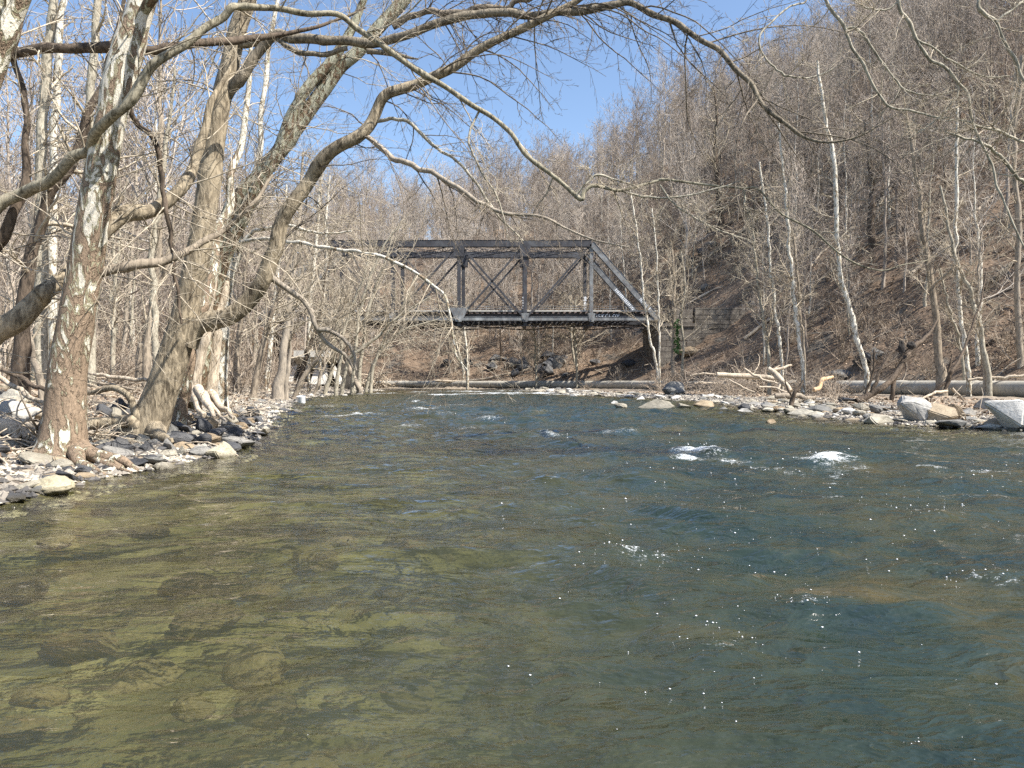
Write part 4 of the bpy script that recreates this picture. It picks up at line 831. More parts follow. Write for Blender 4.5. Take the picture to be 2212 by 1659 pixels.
LBT = [ # left bank, reading left to right
 ("tall pale trunk at far left, left one of a close pair", [(88, 800, 30), (90, 600, 26), (91, 450, 22), (91, 302, 20), (97, 202, 19), (111, 67, 18), (118, 0, 17), (125, -150, 12), (130, -300, 6)], 24, B_PALE),
 ("tall whitish trunk at far left, right one of a close pair", [(120, 800, 22), (114, 600, 18), (114, 450, 16), (114, 312, 15), (130, 150, 14), (138, 0, 13), (150, -150, 9), (160, -260, 5)], 25, B_SYCW),
 ("straight grey trunk rising behind the big mottled sycamore", [(196, 800, 22), (194, 600, 19), (192, 400, 17), (192, 286, 17), (202, 134, 16), (215, 0, 14), (225, -200, 8)], 23, B_PALE),
 ("dark leaning trunk crossing behind the big mottled sycamore", [(45, 780, 34), (55, 640, 28), (75, 500, 24), (100, 440, 22), (141, 370, 21), (175, 302, 19), (205, 225, 16), (222, 175, 14), (250, 80, 10), (280, -40, 6)], 15, B_DARK),
 ("crooked slim trunk behind rocks left of the sycamore's foot", [(92, 845, 16), (80, 800, 14), (66, 750, 12), (62, 690, 11), (70, 620, 10), (66, 540, 8), (80, 400, 5)], 16, B_MID),
 ("small pale forked trunk on the leaf-covered flat behind the sycamore", [(244, 750, 9), (246, 690, 8), (250, 600, 7), (262, 480, 5)], 34, B_PALE),
 ("pale leaning trunk with a bent top on the leafy flat", [(300, 768, 14), (312, 720, 12), (330, 660, 12), (345, 610, 10), (362, 570, 9), (372, 480, 6), (395, 380, 4)], 30, B_MID),
 ("slim straight trunk between the leaning tree and the flat", [(245, 710, 10), (243, 640, 9), (247, 560, 8), (240, 450, 7), (250, 330, 4)], 40, B_PALE),
 ("grey trunk leaning left above the shaded debris by the leaning tree", [(340, 800, 16), (335, 690, 14), (330, 560, 12), (345, 440, 10), (362, 300, 8), (380, 150, 5)], 26, B_PALE),
 ("leaning brown trunk on the pebbly bank right of the white sycamore", [(547, 849, 15), (556, 800, 13), (567, 750, 12), (580, 700, 11), (594, 660, 9), (610, 600, 7), (640, 520, 5)], 34, B_MID),
 ("thick straight trunk with white upper stem on the pebbly bank", [(601, 836, 26), (608, 800, 19), (614, 740, 16), (622, 680, 13), (630, 620, 11), (637, 530, 9), (648, 440, 7), (655, 330, 5)], 38, B_MID),
 ("thin reddish-brown trunk touching the thick one on the pebbly bank", [(617, 825, 10), (622, 780, 9), (626, 720, 8), (640, 650, 6), (655, 580, 5)], 39, B_MID),
 ("leaning forked trunk beside the white bucket, longer right fork", [(636, 858, 12), (645, 835, 10), (662, 805, 9), (685, 775, 8), (705, 740, 7), (728, 690, 6), (750, 640, 4)], 42, B_MID),
 ("leaning dark trunk beside the white bucket, upright left fork", [(638, 856, 11), (650, 815, 10), (662, 770, 9), (674, 735, 8), (690, 690, 7), (700, 620, 5), (715, 540, 3)], 43, B_DARK),
 ("slim trunk leaning right in front of the culvert's middle pier", [(678, 852, 6), (690, 820, 6), (700, 790, 6), (708, 750, 5), (712, 700, 5), (725, 640, 5)], 50, B_MID),
 ("short trunk leaning over the waterline right of the culvert", [(702, 848, 10), (712, 815, 9), (720, 780, 8), (722, 730, 6), (735, 670, 4)], 54, B_PALE),
 ("bent yellow-green mossy trunk growing from the driftwood pile", [(778, 843, 12), (768, 825, 12), (757, 800, 12), (748, 775, 11), (738, 758, 8), (730, 700, 6), (740, 640, 4)], 60, B_MID),
 ("white-topped trunk rising above the culvert", [(668, 830, 7), (668, 700, 7), (676, 600, 7), (684, 520, 8), (690, 430, 7), (700, 330, 4)], 55, B_SYCW),
 ("white trunk left of the bridge's hidden end", [(690, 835, 6), (694, 720, 6), (700, 620, 8), (706, 560, 7), (705, 480, 6), (712, 380, 4)], 62, B_SYCW),
 ("upright trunk right of the driftwood's mossy trunk", [(762, 838, 9), (764, 780, 8), (770, 720, 7), (782, 650, 6), (800, 590, 5), (815, 520, 3)], 66, B_PALE),
 ("pair-stemmed slim trunk standing by the brown stone abutment", [(510, 800, 14), (515, 740, 12), (522, 680, 10), (530, 600, 8), (540, 500, 5)], 40, B_MID),
 ("pale leaning tree at the bend spreading twigs across the bridge's left half", [(738, 842, 9), (746, 805, 8), (753, 775, 8), (786, 751, 7), (819, 724, 6), (834, 706, 5), (873, 676, 4), (930, 640, 3)], 57, B_PALE),
 ("upright pale tree at the bend in front of the bridge's left truss", [(775, 842, 9), (778, 790, 8), (785, 740, 7), (790, 690, 7), (812, 620, 6), (835, 560, 4), (850, 500, 3)], 62, B_PALE),
 ("many-branched pale tree leaning right over the bend", [(800, 842, 8), (805, 800, 7), (822, 750, 6), (850, 700, 5), (880, 640, 4), (900, 590, 3)], 68, B_PALE),
 ("pale shoot-covered tree beside the driftwood pile", [(725, 842, 9), (735, 780, 8), (742, 720, 7), (765, 650, 6), (790, 590, 5), (800, 520, 3)], 52, B_PALE),
 ("pale twiggy tree leaning over the water in front of the bridge's far left panel", [(790, 842, 7), (805, 790, 6), (835, 740, 5), (880, 710, 4), (945, 690, 3)], 72, B_PALE),
 ("thin pale tree screening the bridge's second panel from the left", [(760, 842, 8), (768, 760, 7), (775, 680, 6), (800, 600, 5), (830, 530, 4), (870, 480, 3)], 59, B_PALE),
 ("white trunk in front of the brown stone abutment", [(578, 812, 12), (582, 760, 10), (590, 690, 9), (600, 600, 8), (612, 500, 6), (620, 400, 4)], 48, B_SYCW)]
for i, (lb, nd, Y, mt) in enumerate(LBT): traced(lb, nd, Y, mt, n1=18, L1=.075 * Y if Y > 20 else 1.6, t0=.3)
RBT = [ # right bank
 ("leaning white trunk crossing the right end of the bridge", [(1421, 805, 6), (1412, 760, 5.5), (1402, 721, 5), (1396, 690, 5), (1392, 662, 5), (1387, 600, 4), (1381, 544, 4), (1372, 480, 4), (1360, 400, 3)], 64, B_SYCW),
 ("straight white sapling just right of the bridge's end post", [(1425, 806, 4.5), (1424, 720, 4), (1423, 662, 4), (1420, 600, 3.5), (1418, 544, 3), (1408, 450, 3)], 63, B_SYCW),
 ("grey sapling wound with green ivy in front of the wing wall", [(1453, 785, 8), (1456, 720, 8), (1454, 660, 7), (1457, 600, 5), (1450, 520, 4)], 70, B_MID),
 ("thin trunk behind the ivy-wound sapling", [(1474, 790, 6), (1476, 740, 5), (1470, 680, 5), (1480, 620, 4), (1470, 540, 3)], 72, B_PALE),
 ("pale trunk rising behind the fallen log's left half", [(1662, 795, 7), (1655, 740, 7), (1648, 690, 6), (1642, 640, 6), (1636, 600, 5), (1625, 500, 4)], 47, B_PALE),
 ("pale trunk beside the fallen log, second from its left end", [(1690, 787, 7), (1686, 750, 7), (1680, 710, 7), (1672, 650, 6), (1666, 600, 6), (1662, 550, 5.5), (1655, 460, 5), (1640, 350, 4)], 46, B_SYCW),
 ("white trunk standing over the log jam, leaning slightly left", [(1735, 799, 9), (1728, 750, 8.5), (1722, 700, 8.5), (1716, 650, 8), (1710, 598, 7.5), (1704, 540, 7), (1700, 480, 6.5), (1692, 380, 5), (1680, 260, 3.5)], 45, B_SYCW),
 ("thin grey trunk close behind the white one over the log jam", [(1738, 775, 6), (1734, 720, 6), (1727, 660, 5), (1722, 600, 5), (1712, 500, 4)], 46, B_MID),
 ("tall bright white trunk leaning left high above the hillside", [(1873, 808, 12), (1862, 765, 11), (1850, 735, 11), (1844, 700, 11), (1836, 670, 10), (1828, 643, 10), (1818, 610, 10), (1812, 570, 10), (1807, 500, 9.5), (1804, 393, 9.5), (1798, 333, 9), (1790, 290, 8), (1782, 250, 7), (1770, 190, 6), (1765, 130, 4)], 44, B_SYCW),
 ("stout grey trunk with a dark foot above the pipeline", [(2033, 800, 20), (2029, 770, 16), (2026, 740, 15), (2022, 700, 14), (2016, 640, 13), (2004, 570, 12), (1992, 500, 11), (1985, 420, 9), (1970, 320, 7), (1950, 220, 4)], 42, B_MID),
 ("slim pale trunk right of the stout grey one", [(2093, 810, 9), (2085, 760, 9), (2079, 710, 8), (2070, 640, 8), (2064, 570, 8), (2064, 500, 7), (2064, 400, 7), (2066, 300, 6), (2067, 230, 5)], 41, B_SYCW),
 ("leaning pale trunk with a twin foot above the pipeline", [(2137, 810, 11), (2125, 760, 10), (2116, 710, 9), (2104, 660, 9), (2085, 610, 8), (2065, 565, 7), (2050, 500, 6), (2030, 400, 4)], 40, B_PALE),
 ("twin stem rising from the leaning trunk's foot", [(2128, 808, 8), (2120, 740, 7), (2112, 680, 6), (2112, 600, 5), (2120, 500, 4)], 40.3, B_MID),
 ("thin leaning trunk left of the slim pale one", [(2082, 806, 6), (2072, 740, 6), (2058, 690, 6), (2046, 650, 5), (2030, 580, 4)], 43, B_PALE),
 ("grey tree at the right edge with heavy side branches", [(2205, 800, 12), (2200, 700, 12), (2196, 600, 11), (2200, 480, 11), (2190, 360, 9), (2196, 240, 8), (2205, 120, 6)], 42, B_MID),
 ("lone sapling in the bridge's shadow beside the pipe", [(1158, 806, 4), (1157, 780, 4), (1156, 740, 3), (1152, 690, 2.5)], 88, B_PALE),
 ("dark branching tree on the slope high above the bridge end", [(1885, 650, 18), (1888, 600, 17), (1886, 540, 16), (1880, 480, 15), (1884, 420, 12), (1876, 340, 9), (1868, 260, 6)], 70, B_DARK),
 ("large dark tree with a spreading crown on the middle slope", [(1558, 480, 13), (1553, 440, 12), (1549, 400, 11), (1546, 350, 10), (1542, 300, 8), (1548, 250, 6), (1540, 190, 4)], 110, B_DARK),
 ("small multi-stemmed tree growing by the dark outcrop left of the bridge shadow", [(1246, 806, 5), (1244, 760, 5), (1240, 700, 4), (1245, 640, 3)], 87, B_PALE),
 ("white sapling rooted below the middle of the bridge", [(1010, 812, 5), (1008, 760, 5), (1002, 700, 4), (1000, 620, 3)], 96, B_SYCW),
 ("white sapling rooted behind the pipe under the bridge's middle panel", [(1001, 800, 5), (985, 740, 4), (970, 690, 4)], 101, B_SYCW),
 ("pale leaning sapling beneath the second panel from the right", [(1244, 800, 5), (1236, 750, 5), (1233, 700, 4), (1232, 640, 3)], 95, B_PALE)]
for i, (lb, nd, Y, mt) in enumerate(RBT): traced(lb, nd, Y, mt, n1=20, L1=.055 * Y, t0=.3, nn=(7, 5))

# dark snag leaning over the rocks, right
SN = [limb([(1850, 868, 30, 14), (1863, 863, 30, 15), (1885, 850, 30, 14), (1906, 838, 30, 13), (1928, 822, 30.2, 13), (1938, 800, 30.4, 12), (1950, 778, 30.6, 12), (1964, 760, 31, 11), (1985, 740, 31.4, 9), (2008, 720, 32, 6), (2025, 690, 32.4, 3)], 5, .35, 5), limb([(1925, 865, 30.2, 9), (1930, 845, 30.2, 9), (1936, 815, 30.3, 10)], 5, .3, 6),
      limb([(1880, 855, 30, 8), (1890, 828, 30, 8), (1905, 795, 30.2, 6), (1925, 765, 30.4, 5), (1942, 750, 30.5, 3)], 5, .3, 7), limb([(1868, 862, 30, 6), (1878, 830, 30, 6), (1886, 790, 30, 5), (1888, 755, 30, 3)], 5, .3, 8), limb([(1900, 800, 30.2, 4), (1935, 778, 30.4, 4), (1962, 752, 30.6, 3)], 5, .2, 9)]
tw = Soup(); twigsoup(tw, [l[0] for l in SN], [l[1] for l in SN], 8, .8, 4, 2, .3, rr1=.4)
hero("leaning_snag", "dark leaning dead tree with driftwood caught in it above the right-bank rocks", "dead tree", [("trunk", B_DARK, [(*SN[0], 10), (*SN[1], 8)]), ("limb", B_DARK, [(*SN[2], 8), (*SN[4], 6)]), ("limb", B_DARK, [(*SN[3], 7)])], tw, B_TWIGD)
rg = random.Random(8)
for (px, py, w_, h_, lb) in ((1947, 752, .22, .62, "black torn rag caught in the fork of the dark snag"), (1968, 747, .30, .32, "dark wad of flood debris wedged on the snag")):
    p = pt(px, py, 30.4); bm = bmesh.new(); bmesh.ops.create_icosphere(bm, subdivisions=3, radius=1)
    for v_ in bm.verts: v_.co = Vector((v_.co.x * w_ * .6, v_.co.y * w_ * .4, v_.co.z * h_ * .5)) * (1 + .35 * float(noise(np.array([v_.co.x * 2.5]), np.array([v_.co.y * 2.5]), v_.co.z * 2.5)[0]))
    m_ = bpy.data.meshes.new("rag"); bm.to_mesh(m_); bm.free(); o = link("caught_rag", m_, None, m_plain("dark_rag", (.012, .011, .012), (.05, .045, .04), 14), tuple(p)); tag(o, lb, "debris")
SN2 = [limb([(2010, 858, 33, 7), (2030, 840, 33, 8), (2046, 820, 33, 8), (2058, 800, 33, 7), (2075, 770, 33.4, 6), (2095, 720, 34, 5), (2115, 660, 34.5, 4), (2130, 590, 35, 3)], 5, .35, 15), limb([(2040, 845, 33, 6), (2050, 815, 33, 7), (2052, 790, 33, 5), (2056, 765, 33, 3)], 5, .3, 16), limb([(2056, 838, 33, 6), (2072, 855, 33, 5), (2090, 872, 33, 3)], 4, .2, 17), limb([(2046, 845, 33, 6), (2015, 850, 32.6, 6), (1990, 862, 32.2, 4)], 4, .2, 18)]
tw = Soup(); twigsoup(tw, [l[0] for l in SN2], [l[1] for l in SN2], 8, .8, 4, 2, .2, rr1=.4)
hero("leaning_snag", "thin leaning dead sapling in front of the pipeline", "dead tree", [("trunk", B_DARK, [(*SN2[0], 8)]), ("limb", B_DARK, [(*SN2[1], 7)]), ("root", B_DEAD, [(*SN2[2], 7), (*SN2[3], 7)])], tw, B_TWIGD)
SN3 = [limb([(1706, 878, 27.5, 9), (1710, 862, 27.5, 10), (1722, 845, 27.5, 7), (1735, 822, 27.5, 4)], 5, .4, 19), limb([(1712, 858, 27.5, 5), (1700, 838, 27.5, 4), (1694, 815, 27.5, 2)], 5, .4, 20)]
hero("small_stump", "small black crooked stump at the waterline below the log jam", "stump", [("trunk", B_DARK, [(*SN3[0], 9), (*SN3[1], 7)])])
# ivy on the sapling by the wing wall
s = Soup(); iv = np.random.default_rng(3)
for i in range(150):
    px = 1463 + iv.normal() * 2.6; py = iv.uniform(690, 765); c = pt(px, py, 69.4 + iv.normal() * .15); r = iv.uniform(.06, .13); n_ = iv.normal(size=(4, 3)) * r; s.add(c + np.array([(-r, 0, 0), (0, -.3 * r, r), (r, 0, 0), (0, .3 * r, -r)]) + n_ * .5, [(0, 1, 2, 3)])
tag(link("ivy", s.mesh("ivy", False), None, m_plain("ivy_leaf", (.02, .05, .012), (.06, .12, .03), 3, .5)), "green ivy climbing a sapling in front of the stone wing wall", "ivy")

# ------------------------------------------------------------------ bare tree kinds for the woods
def make_kind(seed, H, r0, spread=.35, n1=22, n2=7, n3=5, t0=.3, lean=.03, up=.10, fork=False, tw_r=.019):
    g = np.random.default_rng(seed); K = 16; z = np.linspace(-.6, H, K); 
    P = np.stack([lean * z + .015 * H * np.cumsum(g.normal(size=K)) * .35, .015 * H * np.cumsum(g.normal(size=K)) * .35, z], 1); P[:, :2] -= P[0, :2]
    R = r0 * (1 - .9 * (z / H).clip(0, 1) ** 1.1) + .012; R[0] *= 1.5; R[1] *= 1.15
    st, sc_ = Soup(), Soup(); st.tube(P, R, 8)
    A, a = grow(g, P[None], R[None], n1, t0, .985, H * spread, .72, 8, up=up, wig=.12, rr=.5, taper=.22, Lt=.25, dang=.3); sc_.tube(A, a, 4)
    la = np.linalg.norm(A[:, -1] - A[:, 0], axis=1)
    B, b_ = grow(g, A, a, n2, .18, .99, la * .5, .68, 6, up=up * .6, wig=.13, rr=.6, taper=.35, Lt=.45); b_ = np.maximum(b_, tw_r); sc_.tube(B, b_, 3)
    lb = np.linalg.norm(B[:, -1] - B[:, 0], axis=1)
    C, c = grow(g, B, b_, n3, .15, .99, lb * .55, .65, 4, up=up * .4, wig=.15, rr=.75, taper=.6, Lt=.3); c = np.maximum(c, tw_r * .75); sc_.tube(C, c, 3)
    return st, sc_
KINDS = [make_kind(100 + i, H, r, sp, n1, 6, 4, t0, ln, up) for i, (H, r, sp, n1, t0, ln, up) in enumerate([
    (17, .13, .26, 26, .30, .02, .12), (15, .10, .24, 24, .35, -.05, .12), (19, .17, .34, 26, .30, .04, .10), (13, .10, .24, 22, .25, .08, .10), (16, .12, .30, 24, .38, -.02, .13), (11, .08, .26, 20, .20, -.10, .08), (20, .14, .24, 28, .42, .01, .14), (14, .11, .36, 24, .22, .05, .06)])]
def jm(name, soups):
    s = Soup()
    for q in soups:
        for V, in zip(q.V): pass
        V = np.vstack(q.V)
        for f in q.F.values():
            for ff in f: s.F.setdefault(ff.shape[1], []).append(ff + s.n)
        s.V.append(V); s.n += len(V)
    return s.mesh(name)
TRUNKM = [k[0].mesh("trunk_kind") for k in KINDS]; CROWNM = [k[1].mesh("crown_kind") for k in KINDS]
JOINED = [jm("wood_tree", k) for k in KINDS]
for m_ in CROWNM: m_.materials.append(B_HILLT)
for i_, (m_, k_) in enumerate(zip(JOINED, KINDS)):
    m_.materials.append([B_HILL, B_PALE, B_HILL, B_SYCW, B_MID, B_PALE, B_HILL, B_HILL][i_]); m_.materials.append(B_HILLT)
    nt_ = sum(len(f_) for ff_ in k_[0].F.values() for f_ in ff_); mi_ = np.ones(len(m_.polygons), dtype=np.int32); mi_[:nt_] = 0; m_.polygons.foreach_set("material_index", mi_)
TRM = {}
def trunk_variant(k, mat):
    key = (k, mat.name)
    if key not in TRM:
        c = TRUNKM[k].copy(); c.materials.append(mat); TRM[key] = c
    return TRM[key]
pr = np.random.default_rng(77)
def plant(x, y, k, sc_, mat, label, group, name="bare_tree"):
    z = gz(x, y); e = empty(name, (x, y, z - .1), pr.uniform(0, 6.28)); e.scale = (sc_, sc_, sc_ * pr.uniform(.9, 1.12)); tag(e, label, "tree", group)
    link("trunk", trunk_variant(k, mat), e); link("crown", CROWNM[k], e)
def spaced(n, gen, dmin, seed):
    g = np.random.default_rng(seed); pts = []; tries = 0
    while len(pts) < n and tries < 40000:
        tries += 1; p = gen(g)
        if p is None: continue
        if pts and np.min(np.hypot(*(np.array(pts) - p).T)) < dmin(p): continue
        pts.append(p)
    return np.array(pts)
def inview(x, y, m=1.12): return y > 3 and abs(x / y) < .69 * m
# hill side, nearest trees one by one
def gen_h(g):
    x, y = g.uniform(-60, 80), g.uniform(36, 135)
    d, sd = seg_dist(np.array([x]), np.array([y]), PIPE)
    if sd[0] <= 0 or d[0] < 2.2 or not inview(x, y): return None
    if XR - 3 < x < XR + 14 and YN - 14 < y < YF + 4: return None
    if -6 < x < XR + 2 and YN - 8 < y < YF + 7 and g.random() < .8: return None
    return np.array((x, y))
HP = spaced(270, gen_h, lambda p: 2.2, 5); HP = HP[np.argsort(np.hypot(HP[:, 0], HP[:, 1]))]
def hill_label(p):
    px = 1106 + FPX * p[0] / p[1]
    d = seg_dist(p[:1], p[1:], PIPE)[0][0]
    if px < 840: return "bare tree across the river behind the left-bank trunks", "bare trees behind the left bank"
    if px < 1440: return ("bare tree on the slope seen through or under the bridge truss", "bare trees behind the bridge") if d < 26 else ("bare grey tree on the slope above the bridge's top chord", "bare trees above the bridge")
    if d < 9: return "slender bare tree at the foot of the slope just above the pipeline", "bare trees above the pipeline"
    return ("bare tree partway up the steep leaf-covered slope on the right", "bare trees on the right-hand slope") if d < 30 else ("bare tree high on the right-hand slope", "bare trees high on the right-hand slope")
for p in HP:
    lb, gp = hill_label(p); plant(p[0], p[1], int(pr.integers(8)), pr.uniform(.62, 1.05), [B_HILL, B_HILL, B_PALE, B_DARK, B_HILL, B_MID, B_SYCW, B_MID][pr.integers(8)], lb, gp)
# left bank woodland
def gen_l(g):
    x, y = g.uniform(-75, -8), g.uniform(19, 104)
    d, sd = seg_dist(np.array([x]), np.array([y]), LEFT)
    if sd[0] <= 0 or d[0] < 3.5 or not inview(x, y, 1.2): return None
    px = 1106 + FPX * x / y
    if 600 < px < 740 and y < 73 and g.random() < .92: return None
    if XL - 11 < x < XL + 2 and YN - 4 < y < YF + 4: return None
    if XL - 2 < x < XL + 16 and YN - 3 < y < YF + 3: return None
    return np.array((x, y))
LP = spaced(70, gen_l, lambda p: 2.6, 9)
for p in LP:
    near = p[1] < 42
    plant(p[0], p[1], int(pr.integers(8)), pr.uniform(.7, 1.1), [B_PALE, B_HILL, B_MID, B_SYCW, B_MID, B_HILL][pr.integers(6)], "bare tree on the near flat of the left bank behind the big sycamore" if near else "bare tree far back in the left-bank wood", "bare trees near on the left flat" if near else "bare trees far back on the left bank", "woodland_tree")

# the wood beyond, too many to count: instanced through one object each
def scatter_obj(name, pts, meshes, smin, smax, mat_ok=True, tilt=0.0, seed=1, zoff=-.2):
    V = np.stack([pts[:, 0], pts[:, 1], ground_z(pts[:, 0], pts[:, 1]) + zoff], 1)
    me = mesh_np(name, V, []) if False else bpy.data.meshes.new(name)
    me.vertices.add(len(V)); me.vertices.foreach_set("co", V.astype(np.float32).ravel()); me.update()
    o = link(name, me); ng = bpy.data.node_groups.new(name, 'GeometryNodeTree')
    ng.interface.new_socket("Geometry", in_out='INPUT', socket_type='NodeSocketGeometry'); ng.interface.new_socket("Geometry", in_out='OUTPUT', socket_type='NodeSocketGeometry')
    N = ng.nodes; Lk = ng.links.new; gi = N.new("NodeGroupInput"); go = N.new("NodeGroupOutput")
    ip = N.new("GeometryNodeInstanceOnPoints"); gj = N.new("GeometryNodeGeometryToInstance")
    for i, m_ in enumerate(reversed(meshes)):
        src = bpy.data.objects.new(name + "_source", m_); oi = N.new("GeometryNodeObjectInfo"); oi.inputs[0].default_value = src; oi.transform_space = 'ORIGINAL'; Lk(oi.outputs["Geometry"], gj.inputs[0])
    Lk(gi.outputs[0], ip.inputs["Points"]); Lk(gj.outputs[0], ip.inputs["Instance"]); ip.inputs["Pick Instance"].default_value = True
    ri = N.new("FunctionNodeRandomValue"); ri.data_type = 'INT'
    def io(nd, nm, typ=None): return [s_ for s_ in nd.outputs if s_.enabled][0]
    for s_ in ri.inputs:
        if s_.enabled and s_.name == "Min": s_.default_value = 0
        if s_.enabled and s_.name == "Max": s_.default_value = len(meshes) - 1
        if s_.enabled and s_.name == "Seed": s_.default_value = seed
    Lk(io(ri, 0), ip.inputs["Instance Index"])
    rv = N.new("FunctionNodeRandomValue"); rv.data_type = 'FLOAT_VECTOR'
    for s_ in rv.inputs:
        if s_.enabled and s_.name == "Min": s_.default_value = (-tilt, -tilt, 0)
        if s_.enabled and s_.name == "Max": s_.default_value = (tilt, tilt, 6.28)
        if s_.enabled and s_.name == "Seed": s_.default_value = seed + 5
    er = N.new("FunctionNodeEulerToRotation"); Lk(io(rv, 0), er.inputs[0]); Lk(er.outputs[0], ip.inputs["Rotation"])
    rs = N.new("FunctionNodeRandomValue"); rs.data_type = 'FLOAT'
    for s_ in rs.inputs:
        if s_.enabled and s_.name == "Min": s_.default_value = smin
        if s_.enabled and s_.name == "Max": s_.default_value = smax
        if s_.enabled and s_.name == "Seed": s_.default_value = seed + 9
    Lk(io(rs, 0), ip.inputs["Scale"]); Lk(ip.outputs[0], go.inputs[0])
    md = o.modifiers.new("scatter", 'NODES'); md.node_group = ng
    return o
def poisson(n, box, ok, seed):
    g = np.random.default_rng(seed); x = g.uniform(box[0], box[1], n); y = g.uniform(box[2], box[3], n); m = ok(x, y, g); return np.stack([x[m], y[m]], 1)
def ok_far(x, y, g):
    d, sd = seg_dist(x, y, PIPE); v_ = np.abs(x / y) < .74
    return (sd > 0) & (d > 3) & v_ & ((y > 135) | (x > 80) | (x < -60) | (g.random(len(x)) < .30) & (d > 14)) & ~((x > XR - 2) & (x < XR + 14) & (y > YN - 6) & (y < YF + 5))
FP = poisson(4900, (-170, 260, 30, 400), ok_far, 31)
tag(scatter_obj("distant_wood", FP, JOINED, .7, 1.15, seed=3), "mass of bare grey-brown trees covering the hill up to its skyline", "wood", kind="stuff")
def ok_farl(x, y, g):
    d, sd = seg_dist(x, y, LEFT); return (sd > 0) & (d > 4) & (x / y > -.8) & ((y > 60) | (x < -40)) & ~((x / y < -.22) & (x / y > -.31) & (y < 82)) & ~((x > XL - 11) & (y > YN - 5) & (y < YF + 4) & (x < XL + 14))
FL = poisson(330, (-150, -12, 25, 104), ok_farl, 32)
tag(scatter_obj("left_bank_wood", FL, JOINED, .7, 1.1, seed=4), "dense bare woodland filling the back of the left bank", "wood", kind="stuff")
# brush: thin many-stemmed understorey
def make_brush(seed, H=1.6, n=16, r=.008):
    g = np.random.default_rng(seed); A, a = grow(g, np.array([[(0, 0, -.1), (0, 0, .15)]], float), np.array([[r * 1.8, r * 1.8]]), n, 0, 1, H, .7, 8, up=.06, wig=.16, rr=.7, taper=.4, Lt=0, dang=.4)
    s = Soup(); s.tube(A, a, 3); B, b_ = grow(g, A, a, 6, .2, .98, H * .35, .7, 5, up=.04, wig=.2, rr=.7, taper=.5); s.tube(B, np.maximum(b_, r * .5), 3)
    C, c = grow(g, B, b_, 3, .2, .98, H * .16, .7, 3, up=.03, wig=.2, rr=.8, taper=.6); s.tube(C, np.maximum(c, r * .4), 3); return s
BRM = [make_brush(s_, h, n, r).mesh("brush") for s_, h, n, r in ((1, 1.5, 13, .018), (2, 2.3, 10, .022), (3, 1.0, 14, .014), (4, 3.2, 6, .026))]
B_BRUSH = m_bark("brush_stems", (.13, .10, .075), (.42, .34, .26), 3, 1, .1, .01, .3)
for m_ in BRM: m_.materials.append(B_BRUSH)
def ok_b(x, y, g):
    d, sd = seg_dist(x, y, PIPE); dr__, sr_ = seg_dist(x, y, RIGHT); return ((sd > 0) & (d > .8) | (sr_ > 0) & (dr__ > 3.2) & (d > .8) & (g.random(len(x)) < .10) ) & ~((x > 12) & (x < 25) & (y > 66) & (y < 91)) & (np.abs(x / y) < .74) & (g.random(len(x)) < np.clip(45 / np.hypot(x, y), .2, 1))
BP = poisson(5600, (-60, 110, 30, 150), ok_b, 41)
tag(scatter_obj("hillside_brush", BP, BRM, .6, 1.3, tilt=.2, seed=6), "tangle of brown leafless brush over the slope", "brush", kind="stuff")
def ok_bl(x, y, g):
    d, sd = seg_dist(x, y, LEFT); return (sd > 0) & (d > np.where(y < 30, 7.5, 3.0)) & (x / y > -.76) & (g.random(len(x)) < .75) & ~((x / y < -.22) & (x / y > -.31) & (y < 75))
BL = poisson(1900, (-70, -8, 14, 100), ok_bl, 42)
tag(scatter_obj("left_bank_brush", BL, BRM, .6, 1.2, tilt=.2, seed=7), "thin brown brush on the left-bank flat", "brush", kind="stuff")
